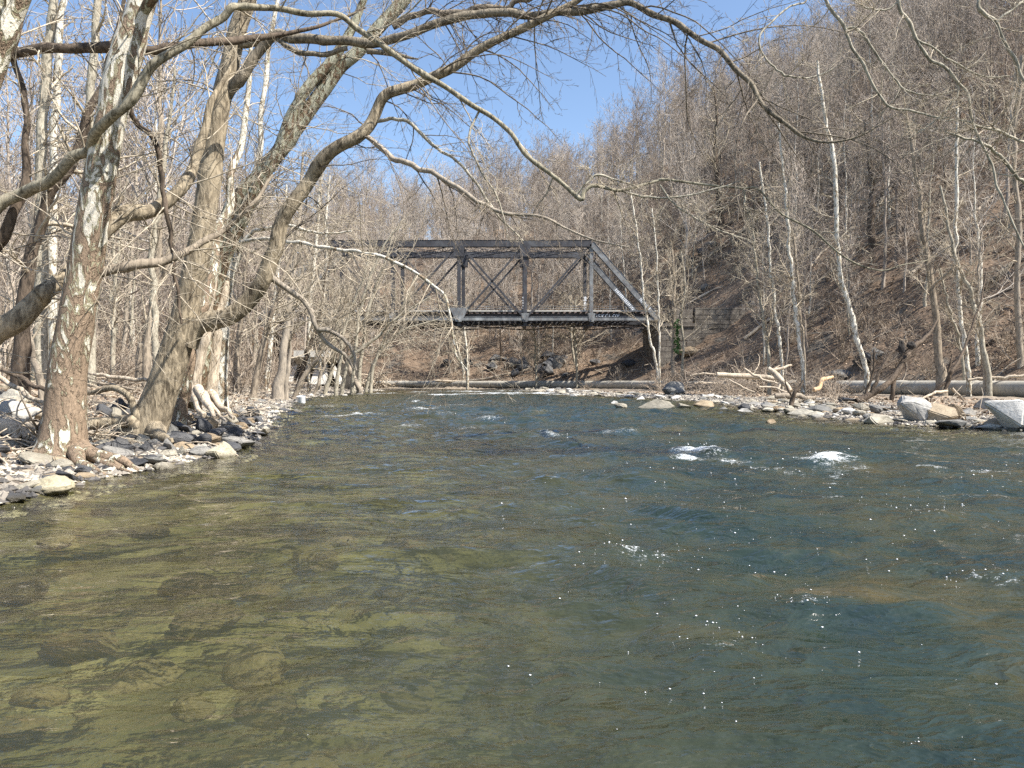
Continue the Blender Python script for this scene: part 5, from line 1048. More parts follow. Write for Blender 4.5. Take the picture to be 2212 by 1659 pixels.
# ------------------------------------------------------------------ stones, driftwood, litter
M_SLAG = m_rock("dark_slag_stone", (.022, .024, .028), (.07, .072, .078), (.16, .155, .15))
M_PALE = m_rock("pale_river_stone", (.18, .16, .125), (.34, .31, .245), (.52, .48, .40))
M_WHITE = m_rock("white_quartz_stone", (.26, .25, .23), (.48, .46, .42), (.66, .64, .60))
M_TAN = m_rock("tan_stone", (.16, .115, .07), (.30, .23, .15), (.42, .35, .25))
M_GREY = m_rock("grey_stone", (.11, .11, .105), (.20, .195, .18), (.32, .30, .27))
M_MOSSY = m_rock("yellow_stained_stone", (.19, .165, .10), (.42, .37, .25), (.56, .52, .42))
def rock_mesh(seed, angular=True, n=16, sub=2):
    g = np.random.default_rng(seed); bm = bmesh.new()
    for i in range(n):
        d = g.normal(size=3); d /= np.linalg.norm(d); d *= g.uniform(.8, 1.05); bm.verts.new((d[0], d[1], d[2] * .8))
    r = bmesh.ops.convex_hull(bm, input=bm.verts[:]); bmesh.ops.delete(bm, geom=[v for v in bm.verts if not v.link_faces], context='VERTS')
    bmesh.ops.dissolve_limit(bm, angle_limit=R_(20), verts=bm.verts[:], edges=bm.edges[:])
    bmesh.ops.bevel(bm, geom=bm.edges[:], offset=.05 if angular else .18, segments=2 if angular else 3, affect='EDGES', clamp_overlap=True)
    bmesh.ops.triangulate(bm, faces=bm.faces[:]); bmesh.ops.subdivide_edges(bm, edges=[e for e in bm.edges if e.calc_length() > .22], cuts=2, use_grid_fill=True); bmesh.ops.triangulate(bm, faces=bm.faces[:])
    V = np.array([v.co[:] for v in bm.verts]); k = .10 if angular else .07
    dz = k * fbm(V[:, 0] * 1.8, V[:, 1] * 1.8, V[:, 2] * 1.8, 4, seed * 3); nrm = V / (np.linalg.norm(V, axis=1, keepdims=True) + 1e-9); V = V + nrm * dz[:, None]
    if not angular: V = V * .8 + nrm * .2 * np.array([1, 1, .8])
    lo, hi = V.min(0), V.max(0); V = (V - (lo + hi) / 2) / (hi - lo)       # unit box
    for v, c in zip(bm.verts, V): v.co = c
    me = bpy.data.meshes.new("stone"); bm.to_mesh(me); bm.free()
    me.polygons.foreach_set("use_smooth", np.full(len(me.polygons), True)); me.update()
    try: me.set_sharp_from_angle(angle=R_(32 if angular else 60))
    except Exception: pass
    return me
ANG = [rock_mesh(i, True, 11 + i % 6) for i in range(9)]; RND = [rock_mesh(50 + i, False, 14) for i in range(6)]
_rc = {}
def rock_obj(name, me, mat):
    k = (me.name, mat.name)
    if k not in _rc: c = me.copy(); c.materials.append(mat); _rc[k] = c
    o = bpy.data.objects.new(name, _rc[k]); COL.objects.link(o); return o
def hit(px, py):
    Y = np.linspace(4, 140, 8000); X = (px - 1106) / FPX * Y; z = CAMZ + (823 - py) / FPX * Y; gzv = np.maximum(ground_z(X, Y), -.02)
    i = np.argmax(gzv >= z); return X[i], Y[i], max(gzv[i], -.02)
rr = np.random.default_rng(5)
def stone(label, px0, px1, py0, py1, mat, kind="a", idx=None, flat=None, deep=1.0, group=None, tilt=.15, cat="rock", name="boulder"):
    x, y, z = hit((px0 + px1) / 2, py1); w_ = (px1 - px0) / FPX * y; h = (py1 - py0) / FPX * y; L = (ANG if kind == "a" else RND); me = L[int(rr.integers(len(L))) if idx is None else idx % len(L)]
    o = rock_obj(name, me, mat); d = w_ * .8 * deep; o.scale = (w_ * 1.05, d, h * 1.35); o.location = (x, y + d * .4, z + h * .42); o.rotation_euler = (rr.uniform(-tilt, tilt), rr.uniform(-tilt, tilt) * .6, rr.uniform(-.4, .4))
    tag(o, label, cat, group); return o
for a in [("long pale boulder stained yellow-green at the near left waterline", 38, 144, 1036, 1066, M_MOSSY, "r"), ("dark curved slab between the sycamore's foot and the yellow-stained boulder", 106, 156, 1018, 1040, M_SLAG),
    ("white boulder with a yellow stained side at the tip of the left rock pile", 441, 499, 958, 994, M_MOSSY, "a"), ("blue-grey faceted rock right of the sycamore's roots", 234, 282, 946, 982, M_SLAG), ("small blue-grey wedge below the leaning tree's foot", 298, 323, 955, 974, M_SLAG),
    ("dark pitted block just below the leaning tree", 303, 352, 926, 954, M_SLAG), ("upright brown-grey block in the middle of the dark rock pile", 348, 379, 918, 946, M_GREY), ("wide dark block across the middle of the rock pile", 357, 414, 935, 966, M_SLAG), ("squarish grey block in the pile's front row", 344, 377, 950, 977, M_GREY),
    ("flat dark rock with a rusty rim at the back of the pile", 371, 412, 913, 934, M_SLAG), ("smooth dark domed rock at the back of the pile", 413, 449, 905, 934, M_SLAG, "r"), ("narrow brown upright rock beside the domed one", 446, 468, 903, 934, M_TAN), ("broad grey rock with a shaded right side at the pile's back corner", 466, 515, 908, 934, M_GREY),
    ("brown pyramid-shaped rock near the pile's right end", 428, 473, 938, 961, M_TAN), ("long low grey-green rock running out at the pile's waterline", 472, 538, 946, 968, M_GREY), ("black egg-shaped rock standing on the pebble spit", 530, 557, 880, 904, M_SLAG, "r"), ("grey rock leaning against the black egg-shaped one", 513, 533, 884, 902, M_GREY),
    ("dark round rock in the shade under the arched root", 197, 231, 874, 898, M_SLAG, "r"), ("dark boulder behind the arched root", 232, 267, 861, 886, M_SLAG), ("pale flat-topped rock inside the bend of the arched root", 220, 267, 883, 907, M_PALE, "r"), ("dark rock tucked against the leaning tree", 259, 282, 884, 901, M_SLAG),
    ("small white upright pebble in the front of the pile", 380, 397, 965, 984, M_PALE), ("flat pale stone lying before the rock pile", 338, 376, 973, 987, M_PALE), ("pale rounded boulder at the left edge behind the logs", -20, 52, 842, 876, M_PALE, "r"), ("large white boulder at the left edge against the beige log", -30, 48, 868, 908, M_WHITE, "r"),
    ("blue-grey stone on the slope behind the arched root", 205, 228, 822, 837, M_GREY), ("small dark rock in the water off the pile's tip", 541, 565, 956, 966, M_SLAG), ("dark rocks' blocky neighbour near the white sycamore's foot", 445, 470, 884, 905, M_GREY), ("pale grey slab under the dead sycamore stems", 484, 512, 900, 916, M_PALE)]: stone(*a)
for a in [("large white triangular boulder in the right-bank rocks", 1956, 2028, 859, 910, M_WHITE, "a", 2), ("brown overhanging boulder leaning on the white triangular one", 2000, 2071, 875, 912, M_TAN, "a", 4), ("tan arched rock behind the brown overhanging boulder", 2042, 2088, 876, 907, M_TAN), ("flat slab with a black front edge lowest in the right-bank rocks", 2038, 2104, 909, 925, M_GREY, "a"),
    ("long flat tan rock at the right-bank waterline", 1876, 1954, 899, 919, M_PALE, "a"), ("low white slab pointing left into the water", 1711, 1772, 886, 900, M_PALE, "a"), ("grey rock with a dark hollow behind the low white slab", 1752, 1797, 877, 893, M_GREY), ("grey rounded rock near the middle of the right-bank rocks", 1879, 1911, 876, 894, M_GREY, "r"),
    ("pale grey rock left of the grey rounded one", 1846, 1879, 872, 889, M_PALE), ("white wedge-shaped rock among small stones", 1823, 1852, 882, 895, M_WHITE), ("grey flat-topped rock right of the tan arched one", 2078, 2121, 882, 902, M_GREY), ("dark flat rock in front of the pipeline", 2112, 2163, 862, 884, M_SLAG), ("small low grey rock left of the huge white one", 2150, 2185, 882, 894, M_GREY),
    ("huge white rough boulder at the right edge of the photo", 2152, 2262, 868, 928, M_WHITE, "a", 6), ("thin flat stone awash left of the huge white boulder", 2108, 2140, 907, 916, M_PALE), ("dark flat stone under the leaning snag", 1818, 1857, 858, 872, M_SLAG), ("big grey boulder half buried in leaves above the pipeline's end", 1798, 1862, 799, 818, M_GREY, "r"), ("lone brown rock standing in the river off the right bank", 1656, 1686, 907, 920, M_TAN),
    ("broad pale rock low in the river in front of the log jam", 1385, 1464, 865, 886, M_PALE, "a", 3), ("pale grey rock touching the broad pale one", 1463, 1494, 871, 886, M_PALE), ("brown streaked rock right of the broad pale one", 1502, 1547, 866, 883, M_TAN), ("white rock leftmost of those in mid-river", 1320, 1343, 867, 877, M_WHITE), ("rounded pale rock just in front of the leftmost white one", 1328, 1356, 872, 885, M_PALE, "r"),
    ("small dark-sided rock alone in the shallows", 1550, 1575, 879, 888, M_GREY), ("white-topped rock in the shallows below the log jam", 1596, 1635, 883, 895, M_WHITE), ("dark rock behind the white-topped one in the shallows", 1598, 1621, 872, 887, M_SLAG), ("large slanting grey slab at the brush edge", 1434, 1484, 826, 854, M_GREY, "a", 5), ("white block at the tip of the gravel bar", 1375, 1396, 856, 867, M_WHITE), ("low white rock farthest left on the gravel bar", 1228, 1247, 851, 859, M_WHITE)]: stone(*a)
# the many smaller stones, one by one
def small_stones(n, gen, smin, smax, mats, label, group, seed, flat=.55, name="stone"):
    g = np.random.default_rng(seed); c = 0; t = 0
    while c < n and t < 20000:
        t += 1; p = gen(g)
        if p is None: continue
        s_ = g.uniform(smin, smax) * (1 + .3 * g.random()) * (1 + p[1] * .012); mt = mats[int(g.integers(len(mats)))]; me = RND[int(g.integers(6))] if mt in (M_PALE, M_WHITE, M_TAN) and g.random() < .75 else (ANG + RND)[int(g.integers(15))]
        o = rock_obj(name, me, mt); z = max(gz(p[0], p[1]), -.04); h = s_ * g.uniform(.35, .8) * flat / .55 * .7; o.scale = (s_, s_ * g.uniform(.6, 1), h); o.location = (p[0], p[1], z + h * .25); o.rotation_euler = (g.uniform(-.25, .25), g.uniform(-.25, .25), g.uniform(0, 6.28)); tag(o, label, "stone", group); c += 1
def g_left(ymin, ymax, dmin, dmax):
    def f(g):
        y = g.uniform(ymin, ymax); x = np.interp(y, LEFT[:, 1][:11], LEFT[:, 0][:11]) - g.uniform(dmin, dmax)
        return (x, y) if inview(x, y, 1.15) else None
    return f
small_stones(190, g_left(6.6, 20, -.05, 2.2), .10, .34, [M_SLAG, M_SLAG, M_GREY, M_SLAG, M_TAN, M_PALE], "small angular grey or tan stone among the left-bank rocks and roots", "small stones of the left bank", 61, name="riprap_stone")
small_stones(90, g_left(17, 60, -.3, 2.2), .12, .34, [M_PALE, M_PALE, M_GREY, M_SLAG, M_WHITE], "small pale or grey stone on the pebbly left shore farther up the river", "pebbly shore stones upriver", 62, .5, name="shore_stone")
def g_right(ymin, ymax, dmin, dmax):
    def f(g):
        y = g.uniform(ymin, ymax); yy = RIGHT[::-1]; x = np.interp(y, yy[:, 1][:12], yy[:, 0][:12]) + g.uniform(dmin, dmax); return (x, y) if inview(x, y, 1.1) else None
    return f
small_stones(150, g_right(15.5, 32, -.6, 2.6), .10, .42, [M_PALE, M_PALE, M_WHITE, M_GREY, M_TAN], "small pale stone in the right-bank rock field in front of the pipeline", "small stones of the right rock field", 63, .5, name="river_stone")
small_stones(120, g_right(32, 88, -.7, 2.6), .14, .46, [M_PALE, M_WHITE, M_GREY, M_PALE], "small sunlit stone on the gravel bar below the log jam and bridge", "stones of the gravel bar", 64, .45, name="bar_stone")
# dark outcrops under and beyond the bridge
def g_out(g):
    x, y = g.uniform(-14, 11), g.uniform(88, 112); d, sd = seg_dist(np.array([x]), np.array([y]), PIPE)
    return (x, y) if sd[0] > 0 and 1.2 < d[0] < 7.5 and abs(fbm(np.array([x * .2]), np.array([y * .2]), 0, 2, 3)[0]) > .12 else None
small_stones(24, g_out, .35, 1.0, [M_SLAG, M_GREY, M_SLAG], "dark rock outcrop in the leaf-covered bank behind the pipeline and bridge", "dark outcrops under the bridge", 65, 1.0, name="rock_outcrop")
def g_out2(g):
    x, y = g.uniform(14, 75), g.uniform(42, 120); d, sd = seg_dist(np.array([x]), np.array([y]), PIPE); return (x, y) if sd[0] > 0 and 2 < d[0] < 50 and inview(x, y) else None
small_stones(22, g_out2, .5, 1.2, [M_GREY, M_SLAG, M_GREY, M_TAN], "mossy grey boulder lying in leaves on the right-hand slope", "boulders on the right-hand slope", 66, .8, name="slope_boulder")

# gravel and litter nobody could count
def pebbles(name, pts, smin, smax, mat, seed):
    g = np.random.default_rng(seed); n = len(pts); z = ground_z(pts[:, 0], pts[:, 1]); base = np.array([(1, 0, 0), (0, 1, 0), (-1, 0, 0), (0, -1, 0), (0, 0, .6), (0, 0, -.6)], float); F = np.array([(0, 1, 4), (1, 2, 4), (2, 3, 4), (3, 0, 4), (1, 0, 5), (2, 1, 5), (3, 2, 5), (0, 3, 5)])
    th = g.uniform(0, 6.28, n); sz = g.uniform(smin, smax, n) * (1 + pts[:, 1] * .02); c, s_ = np.cos(th), np.sin(th)
    V = base[None] * (1 + .5 * g.normal(size=(n, 6, 1)) * .5) * sz[:, None, None] * g.uniform(.6, 1.2, size=(n, 1, 3)); X = V[..., 0] * c[:, None] - V[..., 1] * s_[:, None]; Y = V[..., 0] * s_[:, None] + V[..., 1] * c[:, None]
    V = np.stack([X + pts[:, 0, None], Y + pts[:, 1, None], V[..., 2] + z[:, None] + sz[:, None] * .15], 2).reshape(-1, 3); Fs = (F[None] + (np.arange(n) * 6)[:, None, None]).reshape(-1, 3)
    return link(name, mesh_np(name, V, Fs, False), None, mat)
def m_peb():
    b = NB("pebbles"); v = b.pos(); c = b.n("SeparateXYZ"); b.set(c.inputs[0], b.voro(v, 6.0, 'F1', 1)); col = b.ramp(c.outputs[0], [(0, (.04, .04, .042)), (.3, (.12, .11, .10)), (.6, (.26, .23, .19)), (.9, (.46, .42, .35))])
    return b.done(b.bsdf(col, .8, None, .3))
MP = m_peb()
def band(n, side, y0, y1, d0, d1, seed):
    g = np.random.default_rng(seed); y = y0 + (y1 - y0) * g.random(n) ** 1.7
    P_ = LEFT[:13] if side < 0 else RIGHT[::-1][:12]; x = np.interp(y, P_[:, 1], P_[:, 0]) + side * (d0 + (d1 - d0) * g.random(n) ** 1.3); m = np.abs(x / y) < .8; return np.stack([x[m], y[m]], 1)
tag(pebbles("gravel", np.vstack([band(16000, -1, 5.5, 30, -.3, 4.0, 1), band(9000, -1, 28, 84, -.4, 5, 2), band(15000, 1, 14, 40, -.8, 5.0, 3), band(9000, 1, 38, 88, -.6, 3.6, 4)]), .02, .055, MP, 3), "gravel and small pebbles along both waterlines", "gravel", kind="stuff")
def leaves(name, pts, smin, smax, mat, seed, lift=.02):
    g = np.random.default_rng(seed); n = len(pts); z = ground_z(pts[:, 0], pts[:, 1]) + lift; a = g.normal(size=(n, 3)); a[:, 2] *= .45; a /= np.linalg.norm(a, axis=1, keepdims=True); b_ = np.cross(a, np.array([0, 0, 1.0]) + .6 * g.normal(size=(n, 3))); b_ /= np.linalg.norm(b_, axis=1, keepdims=True) + 1e-9
    sz = g.uniform(smin, smax, n) * (1 + pts[:, 1] * .012); c = np.stack([pts[:, 0], pts[:, 1], z], 1); V = np.stack([c - a * sz[:, None], c + b_ * sz[:, None] * .6, c + a * sz[:, None], c - b_ * sz[:, None] * .6], 1).reshape(-1, 3)
    return link(name, mesh_np(name, V, np.arange(n * 4).reshape(-1, 4), False), None, mat)
def m_leaf():
    b = NB("dead_leaf"); v = b.pos(); c = b.n("SeparateXYZ"); b.set(c.inputs[0], b.voro(v, 9.0, 'F1', 1)); col = b.ramp(c.outputs[0], [(0, (.09, .055, .035)), (.4, (.21, .145, .097)), (.7, (.34, .25, .175)), (1, (.52, .41, .30))]); return b.done(b.bsdf(col, .75, None, .2))
ML = m_leaf()
def hillpts(n, seed, dmax=60):
    g = np.random.default_rng(seed); x = g.uniform(-30, 75, n); y = g.uniform(34, 125, n); d, sd = seg_dist(x, y, PIPE); m = (sd > 0) & (d > .5) & (d < dmax) & (np.abs(x / y) < .74) & (g.random(n) < np.clip(55 / np.hypot(x, y), .2, 1)); return np.stack([x[m], y[m]], 1)
tag(leaves("leaf_litter", np.vstack([hillpts(120000, 5), band(9000, -1, 8, 40, 1.5, 11, 7), band(5000, 1, 20, 60, 2.5, 12, 8)]), .035, .075, ML, 9), "fallen brown leaves over the slope and the back of both banks", "leaf litter", kind="stuff")
def sticks(name, pts, L0, L1, r0, r1, mat, seed, lift=.05):
    g = np.random.default_rng(seed); n = len(pts); z = ground_z(pts[:, 0], pts[:, 1]) + lift; d = g.normal(size=(n, 3)); d[:, 2] *= .22; d /= np.linalg.norm(d, axis=1, keepdims=True); L = g.uniform(L0, L1, n) * g.uniform(.4, 1, n); K = 5; P = np.empty((n, K, 3)); P[:, 0] = np.stack([pts[:, 0], pts[:, 1], z], 1)
    for k in range(1, K): d = d + .16 * g.normal(size=d.shape); d /= np.linalg.norm(d, axis=1, keepdims=True); P[:, k] = P[:, k - 1] + d * (L / (K - 1))[:, None]
    P[..., 2] = np.maximum(P[..., 2], ground_z(P[..., 0].ravel(), P[..., 1].ravel()).reshape(n, K) + .01)
    R = g.uniform(r0, r1, n)[:, None] * np.linspace(1, .5, K)[None]; s = Soup(); s.tube(P, R, 5); return link(name, s.mesh(name), None, mat)
tag(sticks("bank_sticks", np.vstack([band(420, -1, 8.5, 22, 1.2, 6, 11), band(700, -1, 20, 80, .8, 9, 12), band(420, 1, 18, 60, 1.2, 6, 13)]), .4, 1.3, .006, .017, B_DEAD, 14), "bleached sticks and flood wrack strewn over both banks", "sticks", kind="stuff")
tag(sticks("slope_sticks", hillpts(5200, 15, 40), 1.0, 4.0, .02, .06, B_MID, 16, .1), "fallen branches lying across the wooded slope", "branches", kind="stuff")
# fallen logs, each its own
def log(label, nodes, mat, name="fallen_log", seed=1, S=12, extra=None, group=None, n=5):
    P, R = limb(nodes, n, .25, seed); P[:, 2] = np.maximum(P[:, 2], ground_z(P[:, 0], P[:, 1]) + R * .55); s = Soup(); s.tube(P, R, S); s.endcap(P, R, S, 0); s.endcap(P, R, S, -1)
    e = link(name, s.mesh(name, True, local=P[0]), None, mat, tuple(P[0])); tag(e, label, "log", group)
    for j, (nd, nm) in enumerate(extra or []):
        Q, q = limb(nd, 5, .3, seed + j + 1); s = Soup(); s.tube(Q, q, 8); s.endcap(Q, q, 8, -1); link(nm, s.mesh(nm, True, local=P[0]), e, mat)
    return e
log("thick beige log at the left edge behind the sycamore's foot", [(-60, 950, 10.1, 46), (0, 944, 10.1, 46), (50, 944, 10.2, 42), (90, 948, 10.3, 34)], B_DEAD, seed=3)
log("bleached log lying above the thick beige one at the left edge", [(-60, 905, 10.9, 26), (0, 912, 10.8, 28), (50, 914, 10.6, 26), (95, 925, 10.4, 20)], B_DEAD, seed=4)
log("grey log crossing behind the sycamore towards the arched root", [(-40, 872, 12, 26), (40, 884, 12, 24), (100, 896, 11.9, 22), (150, 900, 11.8, 16)], B_DEAD, seed=5)
log("long white pole slanting down to the sycamore from the left edge", [(-30, 800, 11.5, 10), (20, 828, 11.4, 10), (60, 852, 11.2, 10), (100, 877, 11, 8)], B_DEAD, seed=6, extra=[([(60, 852, 11.2, 7), (75, 868, 11.1, 6), (92, 885, 11, 4)], "branch")])
log("dark curved dead branch above the white pole", [(-20, 790, 13, 8), (20, 805, 13, 9), (60, 828, 12.9, 10), (100, 842, 12.8, 9), (120, 860, 12.7, 7)], B_DARK, seed=7)
log("pale log across the slope left of the leaning tree", [(190, 806, 17, 5), (230, 812, 17, 8), (275, 816, 17, 9), (318, 822, 17, 8)], B_DEAD, seed=8)
log("thin grey log lying below the pale one on the slope", [(200, 826, 16, 4), (240, 832, 16, 6), (290, 840, 16, 5)], B_MID, seed=9)
log("long pale stick over the white-and-yellow boulder", [(400, 958, 11.0, 3), (440, 955, 10.9, 3), (480, 968, 10.8, 3), (515, 985, 10.7, 2.5)], B_DEAD, seed=10, S=6)
log("pale trunk with a broken left end on the bank behind the log jam", [(1548, 809, 44, 11), (1590, 811, 44, 11), (1640, 814, 44, 11), (1672, 818, 44, 9)], B_DEAD, seed=11)
log("thick bleached log slanting down to the right in the log jam", [(1660, 796, 41, 9), (1675, 808, 40.8, 13), (1692, 826, 40.4, 12), (1708, 845, 40, 10)], B_DEAD, seed=12, extra=[([(1668, 800, 41, 6), (1690, 793, 41, 6), (1710, 789, 41.2, 4)], "branch"), ([(1690, 826, 40.4, 6), (1680, 840, 40.3, 5), (1684, 850, 40.2, 3)], "branch")])
log("thin white pole crossing the log jam", [(1608, 796, 40, 4), (1630, 810, 39.8, 5), (1655, 822, 39.6, 5), (1680, 830, 39.4, 4)], B_DEAD, seed=13)
log("thin grey pole low in the log jam", [(1575, 820, 39, 3), (1600, 834, 38.8, 4), (1630, 848, 38.6, 3)], B_DEAD, seed=14)
log("curved white root lowest in the log jam", [(1640, 836, 39, 4), (1670, 838, 39, 4), (1700, 846, 38.8, 5)], B_DEAD, seed=15)
log("mud-coloured log at the foot of the log jam", [(1675, 856, 33, 10), (1720, 855, 33, 12), (1765, 858, 33, 9)], B_MID, seed=16)
log("orange-tan broken stump right of the log jam", [(1758, 842, 37, 9), (1768, 836, 37.1, 9), (1772, 824, 37.3, 9), (1783, 818, 37.5, 9), (1800, 815, 37.7, 6)], m_bark("fresh_broken_wood", (.36, .22, .11), (.62, .45, .28), 9, .2, .6, .02), seed=17, name="broken_stump")
log("long dark log on the slope at the right edge above the pipeline", [(2130, 788, 46, 10), (2160, 780, 46, 12), (2212, 762, 46.5, 12), (2290, 738, 47, 10)], B_DARK, seed=18)
log("pale driftwood pole lying on the right end of the pipeline", [(2090, 820, 40.8, 5), (2130, 817, 40.5, 6), (2180, 815, 40, 6), (2240, 808, 39.6, 6)], B_DEAD, seed=19)
log("long fallen trunk on the bank above the left part of the pipeline", [(940, 822, 101.5, 4), (985, 824, 101, 6), (1040, 820, 100, 5), (1110, 812, 99, 4), (1150, 806, 98.4, 3)], B_DEAD, seed=20)
log("pale log half hidden in brush below the wing wall", [(1500, 828, 52, 5), (1530, 826, 52, 6), (1560, 828, 52, 5)], B_DEAD, seed=21)
log("thin bleached pole on the brushy bank left of the log jam", [(1490, 812, 50, 3), (1525, 806, 50, 4), (1560, 812, 50, 3)], B_DEAD, seed=22)
log("grey log fallen down the slope under the bridge's right end", [(1130, 800, 97, 2), (1220, 770, 99, 3), (1290, 745, 101, 3), (1340, 720, 103, 2)], B_MID, seed=23)
g = np.random.default_rng(91)
for i in range(36):
    for _ in range(50):
        x, y = g.uniform(8, 70), g.uniform(45, 118); d, sd = seg_dist(np.array([x]), np.array([y]), PIPE)
        if sd[0] > 0 and 3 < d[0] < 45 and inview(x, y) and not (XR - 2 < x < XR + 12 and YN - 5 < y < YF + 4): break
    th = g.uniform(-.5, .9); L = g.uniform(3, 9); P = np.array([(x + math.cos(th) * L * t, y + math.sin(th) * L * t * .6, 0) for t in np.linspace(0, 1, 7)]); P[:, 2] = ground_z(P[:, 0], P[:, 1]) + .22 + .1 * g.normal(size=7) * .3; r = g.uniform(.08, .2); s = Soup(); R = r * np.linspace(1, .6, 7); s.tube(P, R, 8); s.endcap(P, R, 8, 0); s.endcap(P, R, 8, -1)
    tag(link("fallen_log", s.mesh("fallen_log", True, local=P[0]), None, [B_DEAD, B_MID, B_DEAD][i % 3], tuple(P[0])), "dead log lying among the trees on the wooded right-hand slope", "log", "fallen logs on the slope")
# tangled root wads and flood piles
def pile(name, label, c, size, n, mats, seed, r=(.015, .06), L=(.6, 2.4), cat="driftwood"):
    g = np.random.default_rng(seed); c = np.array(c, float); e = empty(name, tuple(c)); tag(e, label, cat)
    for j, mt in enumerate(mats):
        m = n // len(mats); B = c + g.normal(size=(m, 3)) * np.array(size) * .4; B[:, 2] = np.maximum(c[2] + np.abs(g.normal(size=m)) * size[2] * .5, 0); d = g.normal(size=(m, 3)); d[:, 2] *= .45; d /= np.linalg.norm(d, axis=1, keepdims=True); K = 8; P = np.empty((m, K, 3)); P[:, 0] = B; st = (g.uniform(*L, m) / (K - 1))[:, None]
        for k in range(1, K): d = d + .26 * g.normal(size=d.shape); d /= np.linalg.norm(d, axis=1, keepdims=True); P[:, k] = P[:, k - 1] + d * st
        P[..., 2] = np.maximum(P[..., 2], .0); R = (g.uniform(*r, m) ** 1.0)[:, None] * np.linspace(1, .35, K)[None]; s = Soup(); s.tube(P, R, 6); o = link(["branches", "roots"][j % 2], s.mesh("branches", True, local=c), e, mt); o["kind"] = "stuff"
x, y, z = hit(1635, 848); pile("driftwood_pile", "tangle of dark roots and bleached branches forming the log jam's core", (x, y + 1, z + .25), (2.4, 1.6, 1.1), 150, [B_DEAD, B_DARK, B_BRUSH], 5)
x, y, z = hit(800, 838); pile("driftwood_pile", "bleached driftwood pile at the bend left of the pipeline", (x, y, .25), (3.6, 2.0, 1.2), 150, [B_DEAD, B_MID, B_DEAD], 6, (.03, .11), (1.2, 4))
x, y, z = hit(255, 848); pile("driftwood_pile", "dark flood debris of sticks behind the arched root", (x, y + .3, z + .1), (.9, .7, .35), 110, [B_DARK, B_MID], 7, (.006, .02), (.3, 1.2))
x, y, z = hit(500, 905); pile("driftwood_pile", "pale sticks heaped at the foot of the white sycamore", (x, y + .3, z + .05), (1.0, .8, .25), 60, [B_DEAD, B_MID], 8, (.006, .02), (.3, 1.2))
x, y, z = hit(215, 960); pile("driftwood_pile", "small pale sticks caught between the sycamore's roots and the rocks", (x, y + .2, z + .05), (.45, .35, .14), 60, [B_DEAD, B_PALE], 9, (.003, .009), (.15, .6))
x, y, z = hit(1480, 845); pile("brush_clump", "rust-brown brush hiding the pipeline below the wing wall", (x, 50, .5), (4.2, 2.0, 1.0), 360, [B_BRUSH, B_BRUSH], 10, (.006, .018), (.8, 2.2), "brush")
x, y, z = hit(1790, 850); pile("brush_clump", "dark scrubby brush between the broken stump and the snag", (x, y + 1.5, .3), (2.4, 1.6, .9), 220, [B_BRUSH, B_DARK], 11, (.005, .016), (.6, 1.7), "brush")
x, y, z = hit(60, 980); pile("driftwood_pile", "pale root tangle left of the sycamore's foot", (x, y + .25, z + .08), (.55, .35, .2), 50, [B_DEAD, B_MID], 12, (.008, .03), (.3, 1.0))
pile("brush_clump", "brown brush in front of the pipeline behind the fallen log's left end", (18.4, 59, .4), (2.6, 6, 1.3), 420, [B_BRUSH, B_BRUSH], 13, (.008, .022), (.8, 2.2), "brush")
pile("brush_clump", "brown brush over the pipeline near the bridge's right end", (15.2, 68, .4), (2.6, 5, 1.3), 380, [B_BRUSH, B_DARK], 14, (.008, .022), (.8, 2.2), "brush")
pile("brush_clump", "brown brush in front of the pipeline behind the white trunks", (20.8, 53, .4), (2.4, 4, 1.1), 300, [B_BRUSH, B_BRUSH], 15, (.008, .020), (.8, 2.0), "brush")
def g_bed(g):
    y = g.uniform(1.7, 7.5); x = g.uniform(-.72, .1) * y; return (x, y) if seg_dist(np.array([x]), np.array([y]), LEFT)[0][0] > .5 else None
M_ALG = m_rock("algae_covered_stone", (.06, .05, .028), (.14, .115, .06), (.28, .235, .14), False); g = np.random.default_rng(68)
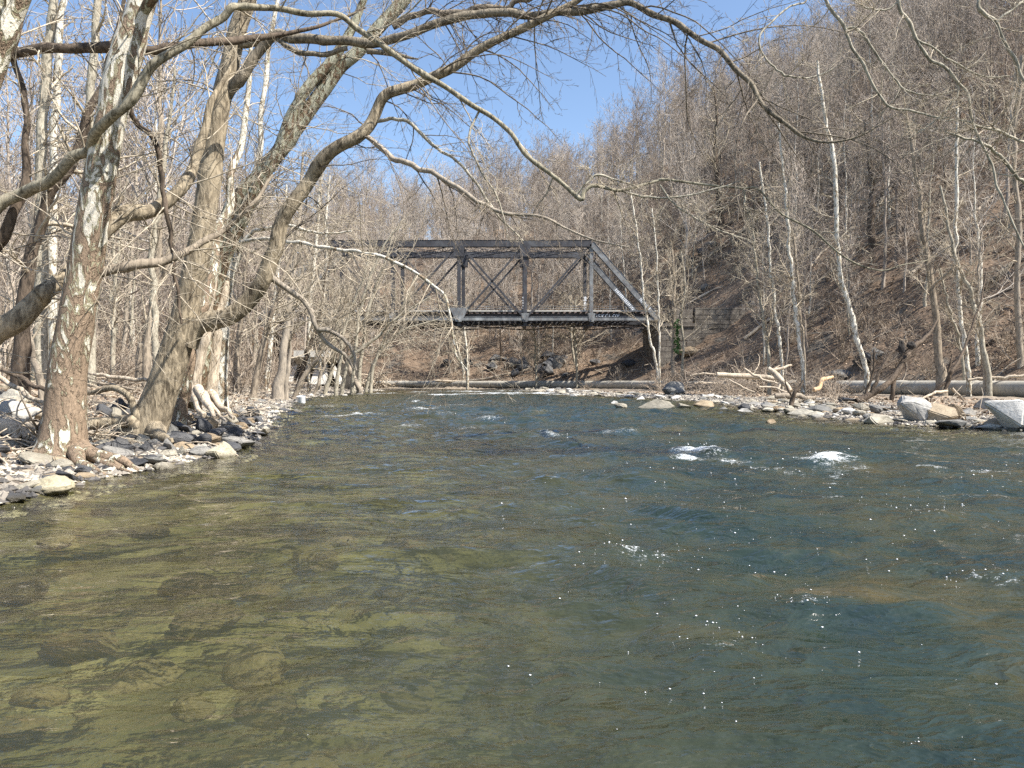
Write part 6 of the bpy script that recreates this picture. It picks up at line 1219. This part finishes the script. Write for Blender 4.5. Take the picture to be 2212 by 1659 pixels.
for i in range(60):
    p = g_bed(g)
    if p is None: continue
    s_ = g.uniform(.12, .42); o = rock_obj("submerged_stone", RND[i % 6] if i % 3 else ANG[i % 9], M_ALG); o.scale = (s_, s_ * g.uniform(.6, 1), s_ * .45); o.location = (p[0], p[1], gz(p[0], p[1]) + s_ * .08); o.rotation_euler = (0, 0, g.uniform(0, 6.28)); tag(o, "algae-covered stone lying under the shallow water of the near foreground", "stone", "submerged stones of the near shallows")
# small white flecks added in place of sun glints on the riffles
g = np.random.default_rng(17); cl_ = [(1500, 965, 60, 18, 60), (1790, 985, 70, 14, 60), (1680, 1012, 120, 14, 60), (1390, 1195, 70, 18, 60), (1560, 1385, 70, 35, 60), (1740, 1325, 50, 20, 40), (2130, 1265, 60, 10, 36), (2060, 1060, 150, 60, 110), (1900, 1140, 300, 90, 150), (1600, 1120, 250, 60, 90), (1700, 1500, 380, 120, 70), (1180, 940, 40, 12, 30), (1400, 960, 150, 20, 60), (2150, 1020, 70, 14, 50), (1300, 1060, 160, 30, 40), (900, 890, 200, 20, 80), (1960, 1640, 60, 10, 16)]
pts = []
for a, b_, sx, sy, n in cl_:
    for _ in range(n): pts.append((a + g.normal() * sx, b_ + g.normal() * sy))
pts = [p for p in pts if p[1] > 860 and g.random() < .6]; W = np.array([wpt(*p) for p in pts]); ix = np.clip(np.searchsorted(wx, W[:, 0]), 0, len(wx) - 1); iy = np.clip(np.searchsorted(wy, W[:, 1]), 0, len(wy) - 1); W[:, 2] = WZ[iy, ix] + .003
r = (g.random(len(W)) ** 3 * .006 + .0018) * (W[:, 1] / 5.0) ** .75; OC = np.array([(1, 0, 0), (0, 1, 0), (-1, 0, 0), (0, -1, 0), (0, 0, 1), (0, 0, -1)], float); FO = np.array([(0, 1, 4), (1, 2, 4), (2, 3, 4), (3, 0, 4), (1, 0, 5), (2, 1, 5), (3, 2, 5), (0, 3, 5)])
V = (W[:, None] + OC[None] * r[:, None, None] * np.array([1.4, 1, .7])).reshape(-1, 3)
tag(link("glint_flecks", mesh_np("glint_flecks", V, (FO[None] + (np.arange(len(W)) * 6)[:, None, None]).reshape(-1, 3), True), None, m_plain("glint_fleck", (.85, .87, .9), (.92, .92, .92), 3, .15, spec=.8)), "white flecks modelled in place of sun glints on the riffles", "foam", kind="stuff")
